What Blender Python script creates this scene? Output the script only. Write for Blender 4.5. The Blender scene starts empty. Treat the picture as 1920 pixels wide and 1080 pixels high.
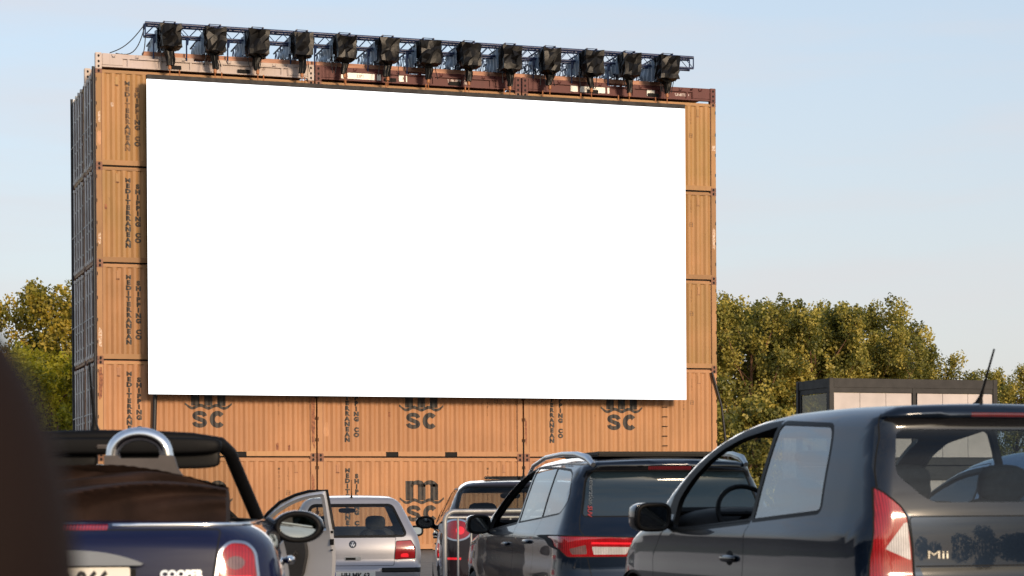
import bpy, bmesh, math, random
import numpy as np
from mathutils import Vector, Matrix
from math import sin, cos, pi, radians

random.seed(7); RNG = np.random.default_rng(7)
scene = bpy.context.scene
COL = scene.collection
OCHRE = None

# ---------------------------------------------------------------- materials
def new_mat(name):
    m = bpy.data.materials.new(name); m.use_nodes = True
    nt = m.node_tree
    for n in list(nt.nodes): nt.nodes.remove(n)
    out = nt.nodes.new('ShaderNodeOutputMaterial')
    return m, nt, out

def N(nt, typ, **kw):
    n = nt.nodes.new(typ)
    for k, v in kw.items():
        if k in n.inputs: n.inputs[k].default_value = v
        else: setattr(n, k, v)
    return n

def rgba(c): return (c[0], c[1], c[2], 1.0)

def mk(name, col, rough=.5, metal=0., coat=0., var=.0, scale=6., bump=0., spec=.5, col2=None, stretch=(1,1,1), coat_rough=.03, bscale=None, trans=0.):
    m, nt, out = new_mat(name)
    b = N(nt, 'ShaderNodeBsdfPrincipled')
    b.inputs['Base Color'].default_value = rgba(col)
    b.inputs['Roughness'].default_value = rough
    b.inputs['Metallic'].default_value = metal
    b.inputs['Coat Weight'].default_value = coat
    b.inputs['Coat Roughness'].default_value = coat_rough; b.inputs['Coat IOR'].default_value = 1.37
    b.inputs['Specular IOR Level'].default_value = spec
    tc = N(nt, 'ShaderNodeTexCoord'); mp = N(nt, 'ShaderNodeMapping'); mp.inputs['Scale'].default_value = stretch
    nt.links.new(tc.outputs['Object'], mp.inputs['Vector'])
    if var > 0:
        nz = N(nt, 'ShaderNodeTexNoise'); nz.inputs['Scale'].default_value = scale; nz.inputs['Detail'].default_value = 6
        nt.links.new(mp.outputs[0], nz.inputs['Vector'])
        mx = N(nt, 'ShaderNodeMix', data_type='RGBA')
        c2 = col2 if col2 else tuple(c*(1-var) for c in col)
        mx.inputs[6].default_value = rgba(col); mx.inputs[7].default_value = rgba(c2)
        rp = N(nt, 'ShaderNodeMapRange'); rp.inputs[1].default_value = .38; rp.inputs[2].default_value = .66
        nt.links.new(nz.outputs['Fac'], rp.inputs[0]); nt.links.new(rp.outputs[0], mx.inputs[0])
        nt.links.new(mx.outputs[2], b.inputs['Base Color'])
        r2 = N(nt, 'ShaderNodeMapRange'); r2.inputs[3].default_value = max(.02, rough*.8); r2.inputs[4].default_value = min(1, rough*1.25)
        nt.links.new(nz.outputs['Fac'], r2.inputs[0]); nt.links.new(r2.outputs[0], b.inputs['Roughness'])
    if bump > 0:
        nb = N(nt, 'ShaderNodeTexNoise'); nb.inputs['Scale'].default_value = bscale or scale*3; nb.inputs['Detail'].default_value = 4
        nt.links.new(mp.outputs[0], nb.inputs['Vector'])
        bp = N(nt, 'ShaderNodeBump'); bp.inputs['Strength'].default_value = bump; bp.inputs['Distance'].default_value = .02
        nt.links.new(nb.outputs['Fac'], bp.inputs['Height']); nt.links.new(bp.outputs[0], b.inputs['Normal'])
    if trans > 0:
        b.inputs['Transmission Weight'].default_value = trans
    nt.links.new(b.outputs[0], out.inputs[0])
    return m

def glass(name, tint, refl=.06, rough=.0):
    m, nt, out = new_mat(name)
    t = N(nt, 'ShaderNodeBsdfTransparent'); t.inputs[0].default_value = rgba(tint)
    g = N(nt, 'ShaderNodeBsdfGlossy'); g.inputs['Roughness'].default_value = rough
    # Schlick reflection, the same from both sides of the pane
    lw = N(nt, 'ShaderNodeLayerWeight'); lw.inputs[0].default_value = .5
    pw = N(nt, 'ShaderNodeMath', operation='POWER'); pw.inputs[1].default_value = 5.
    f = N(nt, 'ShaderNodeMath', operation='MULTIPLY_ADD'); f.inputs[1].default_value = .94; f.inputs[2].default_value = refl
    nt.links.new(lw.outputs['Facing'], pw.inputs[0]); nt.links.new(pw.outputs[0], f.inputs[0])
    mx = N(nt, 'ShaderNodeMixShader')
    nt.links.new(f.outputs[0], mx.inputs[0]); nt.links.new(t.outputs[0], mx.inputs[1]); nt.links.new(g.outputs[0], mx.inputs[2])
    nt.links.new(mx.outputs[0], out.inputs[0])
    return m

def emit(name, col, s):
    m, nt, out = new_mat(name)
    e = N(nt, 'ShaderNodeEmission'); e.inputs[0].default_value = rgba(col); e.inputs[1].default_value = s
    nt.links.new(e.outputs[0], out.inputs[0]); return m

def lens_mat(name, col, glow=0., rough=.12):
    """coloured tail lamp plastic with a ribbed inside and a slight glow of the burning bulb"""
    m, nt, out = new_mat(name)
    b = N(nt, 'ShaderNodeBsdfPrincipled')
    b.inputs['Roughness'].default_value = rough; b.inputs['Coat Weight'].default_value = .6; b.inputs['Coat Roughness'].default_value = .02
    tc = N(nt, 'ShaderNodeTexCoord')
    w = N(nt, 'ShaderNodeTexWave'); w.inputs['Scale'].default_value = 26; w.inputs['Distortion'].default_value = .4; w.bands_direction = 'X'
    nz = N(nt, 'ShaderNodeTexNoise'); nz.inputs['Scale'].default_value = 16
    nt.links.new(tc.outputs['Object'], w.inputs['Vector']); nt.links.new(tc.outputs['Object'], nz.inputs['Vector'])
    ml = N(nt, 'ShaderNodeMath', operation='MULTIPLY'); nt.links.new(w.outputs['Fac'], ml.inputs[0]); nt.links.new(nz.outputs['Fac'], ml.inputs[1])
    mx = N(nt, 'ShaderNodeMix', data_type='RGBA'); mx.inputs[6].default_value = rgba([c*.55 for c in col]); mx.inputs[7].default_value = rgba([min(1, c*1.7 + .01) for c in col])
    nt.links.new(ml.outputs[0], mx.inputs[0]); nt.links.new(mx.outputs[2], b.inputs['Base Color'])
    if glow:
        b.inputs['Emission Color'].default_value = rgba(col); b.inputs['Emission Strength'].default_value = glow
    nt.links.new(b.outputs[0], out.inputs[0]); return m

def container_mat(name, base, rust_amt, per_object=False):
    m, nt, out = new_mat(name)
    b = N(nt, 'ShaderNodeBsdfPrincipled'); b.inputs['Roughness'].default_value = .55; b.inputs['Specular IOR Level'].default_value = .3
    tc = N(nt, 'ShaderNodeTexCoord'); oi = N(nt, 'ShaderNodeObjectInfo')
    add = N(nt, 'ShaderNodeVectorMath', operation='ADD')
    sc = N(nt, 'ShaderNodeVectorMath', operation='SCALE'); sc.inputs['Scale'].default_value = 1.
    cm = N(nt, 'ShaderNodeCombineXYZ'); mu = N(nt, 'ShaderNodeMath', operation='MULTIPLY'); mu.inputs[1].default_value = 57.
    nt.links.new(oi.outputs['Random'], mu.inputs[0]); nt.links.new(mu.outputs[0], cm.inputs[0]); nt.links.new(mu.outputs[0], cm.inputs[1]); nt.links.new(mu.outputs[0], cm.inputs[2])
    nt.links.new(tc.outputs['Object'], add.inputs[0]); nt.links.new(cm.outputs[0], add.inputs[1])
    # broad fading, vertical streaks, rust specks
    n1 = N(nt, 'ShaderNodeTexNoise'); n1.inputs['Scale'].default_value = .7; n1.inputs['Detail'].default_value = 4
    nt.links.new(add.outputs[0], n1.inputs['Vector'])
    mp = N(nt, 'ShaderNodeMapping'); mp.inputs['Scale'].default_value = (7, 7, .45)
    nt.links.new(add.outputs[0], mp.inputs[0])
    n2 = N(nt, 'ShaderNodeTexNoise'); n2.inputs['Scale'].default_value = 1.6; n2.inputs['Detail'].default_value = 7; n2.inputs['Roughness'].default_value = .65
    nt.links.new(mp.outputs[0], n2.inputs['Vector'])
    mp3 = N(nt, 'ShaderNodeMapping'); mp3.inputs['Scale'].default_value = (1, 1, .5); nt.links.new(add.outputs[0], mp3.inputs[0])
    n3 = N(nt, 'ShaderNodeTexNoise'); n3.inputs['Scale'].default_value = 5.5; n3.inputs['Detail'].default_value = 8; n3.inputs['Roughness'].default_value = .7
    nt.links.new(mp3.outputs[0], n3.inputs['Vector'])
    hs = N(nt, 'ShaderNodeHueSaturation'); hs.inputs['Color'].default_value = rgba(base)
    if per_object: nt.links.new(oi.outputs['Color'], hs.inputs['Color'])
    r0 = N(nt, 'ShaderNodeMapRange'); r0.inputs[3].default_value = .88; r0.inputs[4].default_value = 1.10
    nt.links.new(oi.outputs['Random'], r0.inputs[0]); nt.links.new(r0.outputs[0], hs.inputs['Value'])
    rh = N(nt, 'ShaderNodeMapRange'); rh.inputs[3].default_value = .492; rh.inputs[4].default_value = .506
    nt.links.new(oi.outputs['Random'], rh.inputs[0]); nt.links.new(rh.outputs[0], hs.inputs['Hue'])
    m1 = N(nt, 'ShaderNodeMix', data_type='RGBA'); m1.inputs[7].default_value = rgba((base[0]*1.10, base[1]*1.14, base[2]*1.4))
    a1 = N(nt, 'ShaderNodeMapRange'); a1.inputs[1].default_value = .4; a1.inputs[2].default_value = .7; a1.inputs[4].default_value = .45
    nt.links.new(n1.outputs['Fac'], a1.inputs[0]); nt.links.new(a1.outputs[0], m1.inputs[0]); nt.links.new(hs.outputs[0], m1.inputs[6])
    m2 = N(nt, 'ShaderNodeMix', data_type='RGBA'); m2.inputs[7].default_value = rgba((base[0]*.62, base[1]*.56, base[2]*.55))
    a2 = N(nt, 'ShaderNodeMapRange'); a2.inputs[1].default_value = .5; a2.inputs[2].default_value = .8; a2.inputs[4].default_value = .55
    nt.links.new(n2.outputs['Fac'], a2.inputs[0]); nt.links.new(a2.outputs[0], m2.inputs[0]); nt.links.new(m1.outputs[2], m2.inputs[6])
    m3 = N(nt, 'ShaderNodeMix', data_type='RGBA'); m3.inputs[7].default_value = rgba((.085, .03, .016))
    a3 = N(nt, 'ShaderNodeMapRange'); a3.inputs[1].default_value = .70 - rust_amt; a3.inputs[2].default_value = .77 - rust_amt; a3.inputs[4].default_value = .85
    nt.links.new(n3.outputs['Fac'], a3.inputs[0]); nt.links.new(a3.outputs[0], m3.inputs[0]); nt.links.new(m2.outputs[2], m3.inputs[6])
    nt.links.new(m3.outputs[2], b.inputs['Base Color'])
    bp = N(nt, 'ShaderNodeBump'); bp.inputs['Strength'].default_value = .25; bp.inputs['Distance'].default_value = .02
    nt.links.new(n1.outputs['Fac'], bp.inputs['Height']); nt.links.new(bp.outputs[0], b.inputs['Normal'])
    nt.links.new(b.outputs[0], out.inputs[0]); return m

def leaf_mat(name, c1, c2, c3):
    m, nt, out = new_mat(name)
    at = N(nt, 'ShaderNodeAttribute', attribute_name='tint')
    cr = N(nt, 'ShaderNodeValToRGB')
    cr.color_ramp.elements[0].color = rgba(c1); cr.color_ramp.elements[1].color = rgba(c3)
    e = cr.color_ramp.elements.new(.55); e.color = rgba(c2)
    nt.links.new(at.outputs['Fac'], cr.inputs[0])
    d = N(nt, 'ShaderNodeBsdfPrincipled'); d.inputs['Roughness'].default_value = .5; d.inputs['Specular IOR Level'].default_value = .35
    t = N(nt, 'ShaderNodeBsdfTranslucent')
    hs = N(nt, 'ShaderNodeHueSaturation'); hs.inputs['Saturation'].default_value = 1.15; hs.inputs['Value'].default_value = 1.2
    nt.links.new(cr.outputs[0], d.inputs['Base Color']); nt.links.new(cr.outputs[0], hs.inputs['Color']); nt.links.new(hs.outputs[0], t.inputs[0])
    mx = N(nt, 'ShaderNodeMixShader'); mx.inputs[0].default_value = .4
    nt.links.new(d.outputs[0], mx.inputs[1]); nt.links.new(t.outputs[0], mx.inputs[2]); nt.links.new(mx.outputs[0], out.inputs[0])
    return m

M = {}
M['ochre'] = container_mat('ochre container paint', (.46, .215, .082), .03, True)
M['rust'] = mk('rust', (.16, .06, .035), .85, var=.7, scale=14, col2=(.36, .15, .07))
M['patch'] = mk('touched up paint', (.50, .25, .12), .6, var=.2)
M['scuff'] = mk('pale scuffed paint', (.62, .50, .40), .7, var=.5, scale=20, col2=(.4, .2, .09))
M['ochre_rust'] = container_mat('rusty ochre paint', (.20, .085, .045), .16)
M['door'] = container_mat('weathered door paint darkened for shade', (.20, .12, .08), .08)  # ochre made darker and browner; the shade on the end wall is coloured in
M['white_rack'] = container_mat('dull white rack paint', (.47, .39, .34), .06)
M['maroon'] = container_mat('maroon rack paint', (.10, .022, .018), .06)
M['galv'] = mk('pale painted door bar', (.80, .78, .74), .5, 0., var=.35, scale=4, stretch=(3,3,.6))
M['black_void'] = mk('unlit recess', (.006, .005, .005), .9)
M['lettering'] = mk('black stencil paint', (.014, .014, .015), .6, var=.4, scale=9, col2=(.05, .035, .025))
M['lettering_pale'] = mk('worn dark stencil paint', (.06, .035, .02), .6, var=.6, scale=18, col2=(.30, .14, .05))
M['lettering_white'] = mk('white stencil paint', (.62, .55, .52), .6, var=.5, scale=14, col2=(.3, .2, .18))
M['screen'] = emit('white lit screen', (1, 1, 1), 1.15)
M['rail'] = mk('dark grey screen rail', (.014, .011, .011), .6, var=.3, spec=.3)
M['truss'] = mk('dark blue truss paint', (.012, .026, .085), .4, var=.3)
M['bag'] = mk('black plastic sheet', (.006, .0055, .0055), .36, bump=.3, scale=3, bscale=9, spec=.16)
M['bag_side'] = mk('plastic sheet with painted sky sheen', (.17, .23, .29), .4, bump=.5, scale=3, bscale=9, spec=.6)  # black sheeting; the sky's reflection is painted in as grey blue
M['timber'] = mk('peach timber', (.50, .25, .16), .7, var=.4, scale=5, stretch=(.4, 4, 4))
M['cable'] = mk('black rubber cable', (.012, .012, .014), .5)
M['hook'] = mk('orange brown hoist steel', (.40, .15, .05), .5, var=.4)
M['trim'] = mk('black rubber trim', (.006, .006, .0065), .5, spec=.15)
M['gap'] = mk('panel gap', (.003, .003, .003), .9)
M['interior'] = mk('dark cabin lining', (.022, .022, .024), .8, var=.2)
M['seat'] = mk('charcoal seat cloth', (.020, .022, .026), .85, var=.25, scale=30)
M['gloss_black'] = mk('gloss black plastic', (.004, .004, .005), .12, coat=1.)
M['chrome'] = mk('chrome', (.75, .75, .76), .08, 1.)
M['satin'] = mk('satin silver aluminium', (.50, .52, .55), .28, 1.)
M['mirror'] = mk('mirror glass', (.42, .46, .47), .015, 1.)
M['tyre'] = mk('tyre rubber', (.018, .018, .018), .8)
M['alloy'] = mk('alloy wheel', (.38, .39, .40), .3, .9)
M['win'] = glass('clear car glass', (.80, .84, .82))
M['win_tint'] = glass('tinted car glass', (.44, .52, .57), .035)
M['privacy'] = mk('privacy glass', (.012, .022, .03), .015, spec=.75)
M['red_lens'] = lens_mat('red lamp lens', (.30, .006, .010))
M['red_lit'] = lens_mat('lit red lamp lens', (.62, .012, .02), .45)
M['red_dark'] = lens_mat('dark red lamp lens', (.10, .008, .012))
M['clear_lens'] = lens_mat('clear lamp lens', (.52, .50, .50))
M['smoke_lens'] = lens_mat('smoked lamp lens', (.16, .09, .09))
M['plate'] = mk('number plate white', (.74, .72, .66), .4)
M['plate_blue'] = mk('number plate blue', (.02, .06, .32), .4)
M['plate_ink'] = mk('number plate ink', (.01, .01, .012), .5)
M['decal_grey'] = mk('grey window sticker', (.10, .12, .14), .6)
M['decal_red'] = mk('red window sticker', (.24, .02, .025), .6)
M['p_black'] = mk('black car paint with sky tint', (.005, .011, .023), .30, .55, coat=1., coat_rough=.006, spec=.1)  # blue reflected from the overhead sky is put into the base colour
M['p_graphite'] = mk('graphite car paint with sky tint', (.005, .011, .024), .32, .55, coat=1., coat_rough=.006, spec=.1)  # bluish base carries the sky's reflection on black bodywork
M['p_plum'] = mk('dark plum grey car paint', (.018, .012, .015), .5, .0, coat=1., coat_rough=.01, spec=.1)
M['p_silver'] = mk('silver car paint', (.28, .28, .305), .38, .5, coat=.6)
M['p_silver_light'] = mk('light silver car paint', (.46, .47, .50), .42, .3, coat=.6)
M['p_blue'] = mk('dark blue car paint', (.0035, .005, .030), .45, .0, coat=1., coat_rough=.01, spec=.1)
M['p_pale'] = mk('pale blue grey car paint', (.30, .39, .52), .4, .3, coat=1., coat_rough=.01)
M['p_white'] = mk('pale van paint', (.60, .65, .68), .4, 0, coat=.7)
M['soft_top'] = mk('brown folding roof cloth', (.022, .0105, .007), .9, var=.5, scale=5, bump=.4, bscale=16, spec=.2)
M['grey_plastic'] = mk('warm grey plastic', (.060, .050, .048), .55, var=.35, scale=5)
M['header'] = mk('black header lining', (.003, .003, .0035), .6, spec=.15)
M['leather'] = mk('dark brown upholstery', (.011, .0055, .004), .8, spec=.15)  # base darkened to stand for the shade inside a car
M['anthracite'] = mk('anthracite cabin frame', (.017, .016, .017), .5, var=.25, scale=3, spec=.3)
M['panel_pale'] = mk('pale pinkish grey cabin panel', (.50, .44, .42), .45, var=.18, scale=1.2)
M['cabin_glass'] = glass('cabin window glass', (.55, .58, .50), .05)
M['fence'] = mk('pale timber fence', (.34, .30, .24), .8, var=.3)
M['barrier'] = mk('galvanised barrier tube', (.36, .36, .36), .42, .5, var=.25, scale=12)
M['bark'] = mk('tree bark', (.21, .11, .062), .9, var=.5, scale=4, bump=.6)
M['leaf_poplar'] = leaf_mat('poplar leaves', (.09, .102, .027), (.27, .25, .06), (.52, .42, .10))
M['leaf_yellow'] = leaf_mat('yellowing leaves', (.10, .105, .022), (.29, .245, .042), (.50, .36, .06))
M['leaf_lime'] = leaf_mat('yellow green leaves', (.13, .14, .02), (.36, .33, .034), (.58, .50, .055))
M['leaf_far'] = leaf_mat('far leaves', (.018, .022, .010), (.03, .034, .014), (.045, .046, .018))

# ---------------------------------------------------------------- mesh helpers
def link(o, parent=None):
    COL.objects.link(o)
    if parent is not None: o.parent = parent
    return o

def finish(me, smooth):
    if smooth is None: return
    me.polygons.foreach_set('use_smooth', [True]*len(me.polygons))
    if smooth < 180: me.set_sharp_from_angle(angle=radians(smooth))

class MB:
    def __init__(s): s.v = []; s.f = []; s.mi = []; s.cur = 0
    def add(s, vs, fs):
        o = len(s.v); s.v += [tuple(map(float, v)) for v in vs]
        s.f += [tuple(i + o for i in f) for f in fs]; s.mi += [s.cur]*len(fs)
    def mat(s, i): s.cur = i; return s
    def box(s, a, b, bev=0.):
        (x0, y0, z0), (x1, y1, z1) = a, b
        x0, x1 = min(x0, x1), max(x0, x1); y0, y1 = min(y0, y1), max(y0, y1); z0, z1 = min(z0, z1), max(z0, z1)
        if bev <= 0:
            s.add([(x0,y0,z0),(x1,y0,z0),(x1,y1,z0),(x0,y1,z0),(x0,y0,z1),(x1,y0,z1),(x1,y1,z1),(x0,y1,z1)],
                  [(0,3,2,1),(4,5,6,7),(0,1,5,4),(1,2,6,5),(2,3,7,6),(3,0,4,7)])
        else:
            bm = bmesh.new(); r = bmesh.ops.create_cube(bm, size=1)
            bmesh.ops.scale(bm, vec=(x1-x0, y1-y0, z1-z0), verts=bm.verts); bmesh.ops.translate(bm, vec=((x0+x1)/2, (y0+y1)/2, (z0+z1)/2), verts=bm.verts)
            bmesh.ops.bevel(bm, geom=list(bm.edges), offset=bev, segments=2, affect='EDGES')
            s.frombm(bm)
        return s
    def frombm(s, bm):
        bm.verts.index_update(); s.add([v.co for v in bm.verts], [[v.index for v in f.verts] for f in bm.faces]); bm.free()
    def tube(s, pts, r, n=8, caps=True):
        pts = [np.array(p, float) for p in pts]; rs = r if isinstance(r, (list, tuple)) else [r]*len(pts)
        rings = []; prev = None
        for i, p in enumerate(pts):
            t = pts[min(i+1, len(pts)-1)] - pts[max(i-1, 0)]; t /= max(np.linalg.norm(t), 1e-9)
            if prev is None:
                a = np.array([0, 0, 1.]) if abs(t[2]) < .9 else np.array([1., 0, 0]); u = np.cross(t, a)
            else: u = prev - t*np.dot(prev, t)
            u /= max(np.linalg.norm(u), 1e-9); prev = u; w = np.cross(t, u)
            rings.append([p + rs[i]*(cos(2*pi*k/n)*u + sin(2*pi*k/n)*w) for k in range(n)])
        vs = [v for ring in rings for v in ring]; fs = []
        for i in range(len(pts)-1):
            for k in range(n):
                fs.append((i*n+k, i*n+(k+1) % n, (i+1)*n+(k+1) % n, (i+1)*n+k))
        if caps: fs += [tuple(range(n))[::-1], tuple((len(pts)-1)*n+k for k in range(n))]
        s.add(vs, fs); return s
    def super(s, c, r, p=2.5, nu=24, nv=14, rot=None):
        """superellipsoid"""
        vs = []; fs = []
        def sp(x): return np.sign(x)*abs(x)**(2/p)
        for j in range(nv+1):
            ph = -pi/2 + pi*j/nv
            for i in range(nu):
                th = 2*pi*i/nu
                q = Vector((r[0]*sp(cos(ph))*sp(cos(th)), r[1]*sp(cos(ph))*sp(sin(th)), r[2]*sp(sin(ph))))
                if rot is not None: q = rot @ q
                vs.append((c[0]+q.x, c[1]+q.y, c[2]+q.z))
        for j in range(nv):
            for i in range(nu):
                fs.append((j*nu+i, j*nu+(i+1) % nu, (j+1)*nu+(i+1) % nu, (j+1)*nu+i))
        s.add(vs, fs); return s
    def prism(s, poly, axis, d0, d1):
        """polygon extruded along axis; poly in the two other coordinates (x: y,z  y: x,z  z: x,y)"""
        def p3(p, d): return {'x': (d, p[0], p[1]), 'y': (p[0], d, p[1]), 'z': (p[0], p[1], d)}[axis]
        n = len(poly); vs = [p3(p, d0) for p in poly] + [p3(p, d1) for p in poly]
        fs = [tuple(range(n)), tuple(range(2*n-1, n-1, -1))] + [(i, n+i, n+(i+1) % n, (i+1) % n) for i in range(n)]
        s.add(vs, fs); return s
    def grid(s, fn, nu, nv):
        vs = [fn(i/nu, j/nv) for j in range(nv+1) for i in range(nu+1)]
        fs = [(j*(nu+1)+i, j*(nu+1)+i+1, (j+1)*(nu+1)+i+1, (j+1)*(nu+1)+i) for j in range(nv) for i in range(nu)]
        s.add(vs, fs); return s
    def mesh(s, name, mats, smooth=35, recalc=False):
        me = bpy.data.meshes.new(name); me.from_pydata(s.v, [], s.f)
        for m in (mats if isinstance(mats, (list, tuple)) else [mats]): me.materials.append(M[m] if isinstance(m, str) else m)
        me.polygons.foreach_set('material_index', s.mi)
        if recalc:
            bm = bmesh.new(); bm.from_mesh(me); bmesh.ops.recalc_face_normals(bm, faces=bm.faces); bm.to_mesh(me); bm.free()
        finish(me, smooth); me.update(); return me
    def build(s, name, mats, parent=None, smooth=35, recalc=True, loc=(0,0,0)):
        o = bpy.data.objects.new(name, s.mesh(name, mats, smooth, recalc)); o.location = loc
        return link(o, parent)

def tag(o, label=None, cat=None, group=None, kind=None):
    if label: o['label'] = label
    if cat: o['category'] = cat
    if group: o['group'] = group
    if kind: o['kind'] = kind
    return o
def thing(name, label, cat, loc=(0,0,0), rotz=0., group=None):
    o = bpy.data.objects.new(name, None); o.empty_display_size = .3; o.location = loc; o.rotation_euler = (0,0,rotz)
    link(o); return tag(o, label, cat, group)
def kids(o): return list(o.children)
def copy_tree(o, parent=None):
    c = o.copy(); link(c)
    c.parent = parent
    if parent is not None: c.matrix_parent_inverse = o.matrix_parent_inverse.copy()
    for ch in kids(o): copy_tree(ch, c)
    return c

_tc = {}
def text_geo(s, size, bold=0., wx=1.):
    """flat lettering centred on the origin: vertices (x, y) and faces"""
    key = (s, size, bold, wx)
    if key in _tc: return _tc[key]
    cu = bpy.data.curves.new('lettering', 'FONT'); cu.body = s; cu.size = size; cu.offset = bold; cu.align_x = 'CENTER'; cu.align_y = 'CENTER'; cu.resolution_u = 3
    o = bpy.data.objects.new('lettering', cu); COL.objects.link(o)
    me = bpy.data.meshes.new_from_object(o.evaluated_get(bpy.context.evaluated_depsgraph_get()))
    vs = [(v.co.x*wx, v.co.y) for v in me.vertices]; fs = [tuple(p.vertices) for p in me.polygons]
    bpy.data.objects.remove(o); bpy.data.curves.remove(cu); bpy.data.meshes.remove(me)
    _tc[key] = (vs, fs); return vs, fs

def rpoly(pts, r, n=4):
    """polygon with rounded corners; r one radius or one per corner"""
    out = []; k = len(pts)
    rs = r if isinstance(r, (list, tuple)) else [r]*k
    for i in range(k):
        p = np.array(pts[i], float); a = np.array(pts[i-1], float) - p; b = np.array(pts[(i+1) % k], float) - p
        la, lb = np.linalg.norm(a), np.linalg.norm(b); d = min(rs[i], la*.45, lb*.45)
        if d < 1e-4: out.append(tuple(p)); continue
        p0 = p + a/la*d; p1 = p + b/lb*d
        for j in range(n+1):
            t = j/n; out.append(tuple((1-t)**2*p0 + 2*t*(1-t)*p + t*t*p1))
    return out
def area(p): return .5*sum(p[i][0]*p[(i+1) % len(p)][1] - p[(i+1) % len(p)][0]*p[i][1] for i in range(len(p)))
def offset(poly, d):
    if area(poly) < 0: poly = poly[::-1]
    q = []
    for p in poly:
        if not q or abs(p[0]-q[-1][0]) + abs(p[1]-q[-1][1]) > 1e-5: q.append(p)
    if abs(q[0][0]-q[-1][0]) + abs(q[0][1]-q[-1][1]) < 1e-5: q.pop()
    n = len(q); out = []
    for i in range(n):
        a, p, b = np.array(q[i-1]), np.array(q[i]), np.array(q[(i+1) % n])
        e1 = (p-a)/np.linalg.norm(p-a); e2 = (b-p)/np.linalg.norm(b-p)
        n1 = np.array([e1[1], -e1[0]]); n2 = np.array([e2[1], -e2[0]]); m = n1+n2; m /= max(np.linalg.norm(m), 1e-6)
        out.append(tuple(p + m*d/max(.5, float(m @ n1))))
    return out
def mirror_x(poly): return [(-p[0], p[1]) for p in poly][::-1]

# ---------------------------------------------------------------- camera and the lie of the land
FPX, CAM, YAW, PIT, ROL, V0 = 4104.3146, np.array([-7.8981, -59.8836, 1.2745]), .3182, -.0074, -.0053, 977.093
def cam2world(x, y, z):
    cp, sp = cos(PIT), sin(PIT); Z = z*cp - y*sp; Y = y*cp + z*sp
    return np.array([x*cos(YAW) + Z*sin(YAW), -x*sin(YAW) + Z*cos(YAW), Y])
def sight(u, v):
    a, b = u-960, v-V0; c, s = cos(-ROL), sin(-ROL); a, b = a*c - b*s, a*s + b*c
    return cam2world(a/FPX, -b/FPX, 1.)
AXIS = np.array([sin(YAW), cos(YAW), 0.])
def at(u, v, d):
    r = sight(u, v); return CAM + r*d/(r @ AXIS)
def on_wall(u, v, y):
    r = sight(u, v); return CAM + r*(y - CAM[1])/r[1]
def ground_z(y):
    t = min(1., max(0., (y+50)/8)); t = t*t*(3-2*t); return .27*(1-t) + .02*t

cam = bpy.data.objects.new('camera', bpy.data.cameras.new('camera')); link(cam)
s_, c_ = sin(-ROL), cos(-ROL)
R_ = cam2world(c_, -s_, 0); U_ = cam2world(s_, c_, 0); F_ = cam2world(0, 0, 1)
cam.matrix_world = Matrix(((R_[0], U_[0], -F_[0], CAM[0]), (R_[1], U_[1], -F_[1], CAM[1]), (R_[2], U_[2], -F_[2], CAM[2]), (0, 0, 0, 1)))
cam.data.sensor_width = 36; cam.data.lens = FPX/1920*36; cam.data.shift_y = (V0-540)/1920
cam.data.clip_start = .05; cam.data.clip_end = 6000
cam.data.dof.use_dof = True; cam.data.dof.focus_distance = 55; cam.data.dof.aperture_fstop = 7.0
scene.camera = cam
# ---------------------------------------------------------------- car hulls
def pchip(pts):
    pts = sorted(pts)
    xs = np.array([p[0] for p in pts], float); ys = np.array([p[1] for p in pts], float)
    h = np.diff(xs); d = np.diff(ys) / h
    m = np.zeros(len(xs)); m[0] = d[0]; m[-1] = d[-1]
    for i in range(1, len(xs) - 1):
        if d[i-1] * d[i] > 0:
            w1 = 2*h[i] + h[i-1]; w2 = h[i] + 2*h[i-1]
            m[i] = (w1 + w2) / (w1 / d[i-1] + w2 / d[i])
    def f(x):
        x = np.asarray(x, float)
        i = np.clip(np.searchsorted(xs, x) - 1, 0, len(h) - 1)
        t = np.clip((x - xs[i]) / h[i], 0, 1)
        t2 = t*t; t3 = t2*t
        return (2*t3 - 3*t2 + 1)*ys[i] + (t3 - 2*t2 + t)*h[i]*m[i] + (-2*t3 + 3*t2)*ys[i+1] + (t3 - t2)*h[i]*m[i+1]
    return f

def rmax(a, b, r):
    u = np.maximum(a + r, 0); v = np.maximum(b + r, 0)
    return np.minimum(-r, np.maximum(a, b)) + np.sqrt(u*u + v*v)

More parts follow.
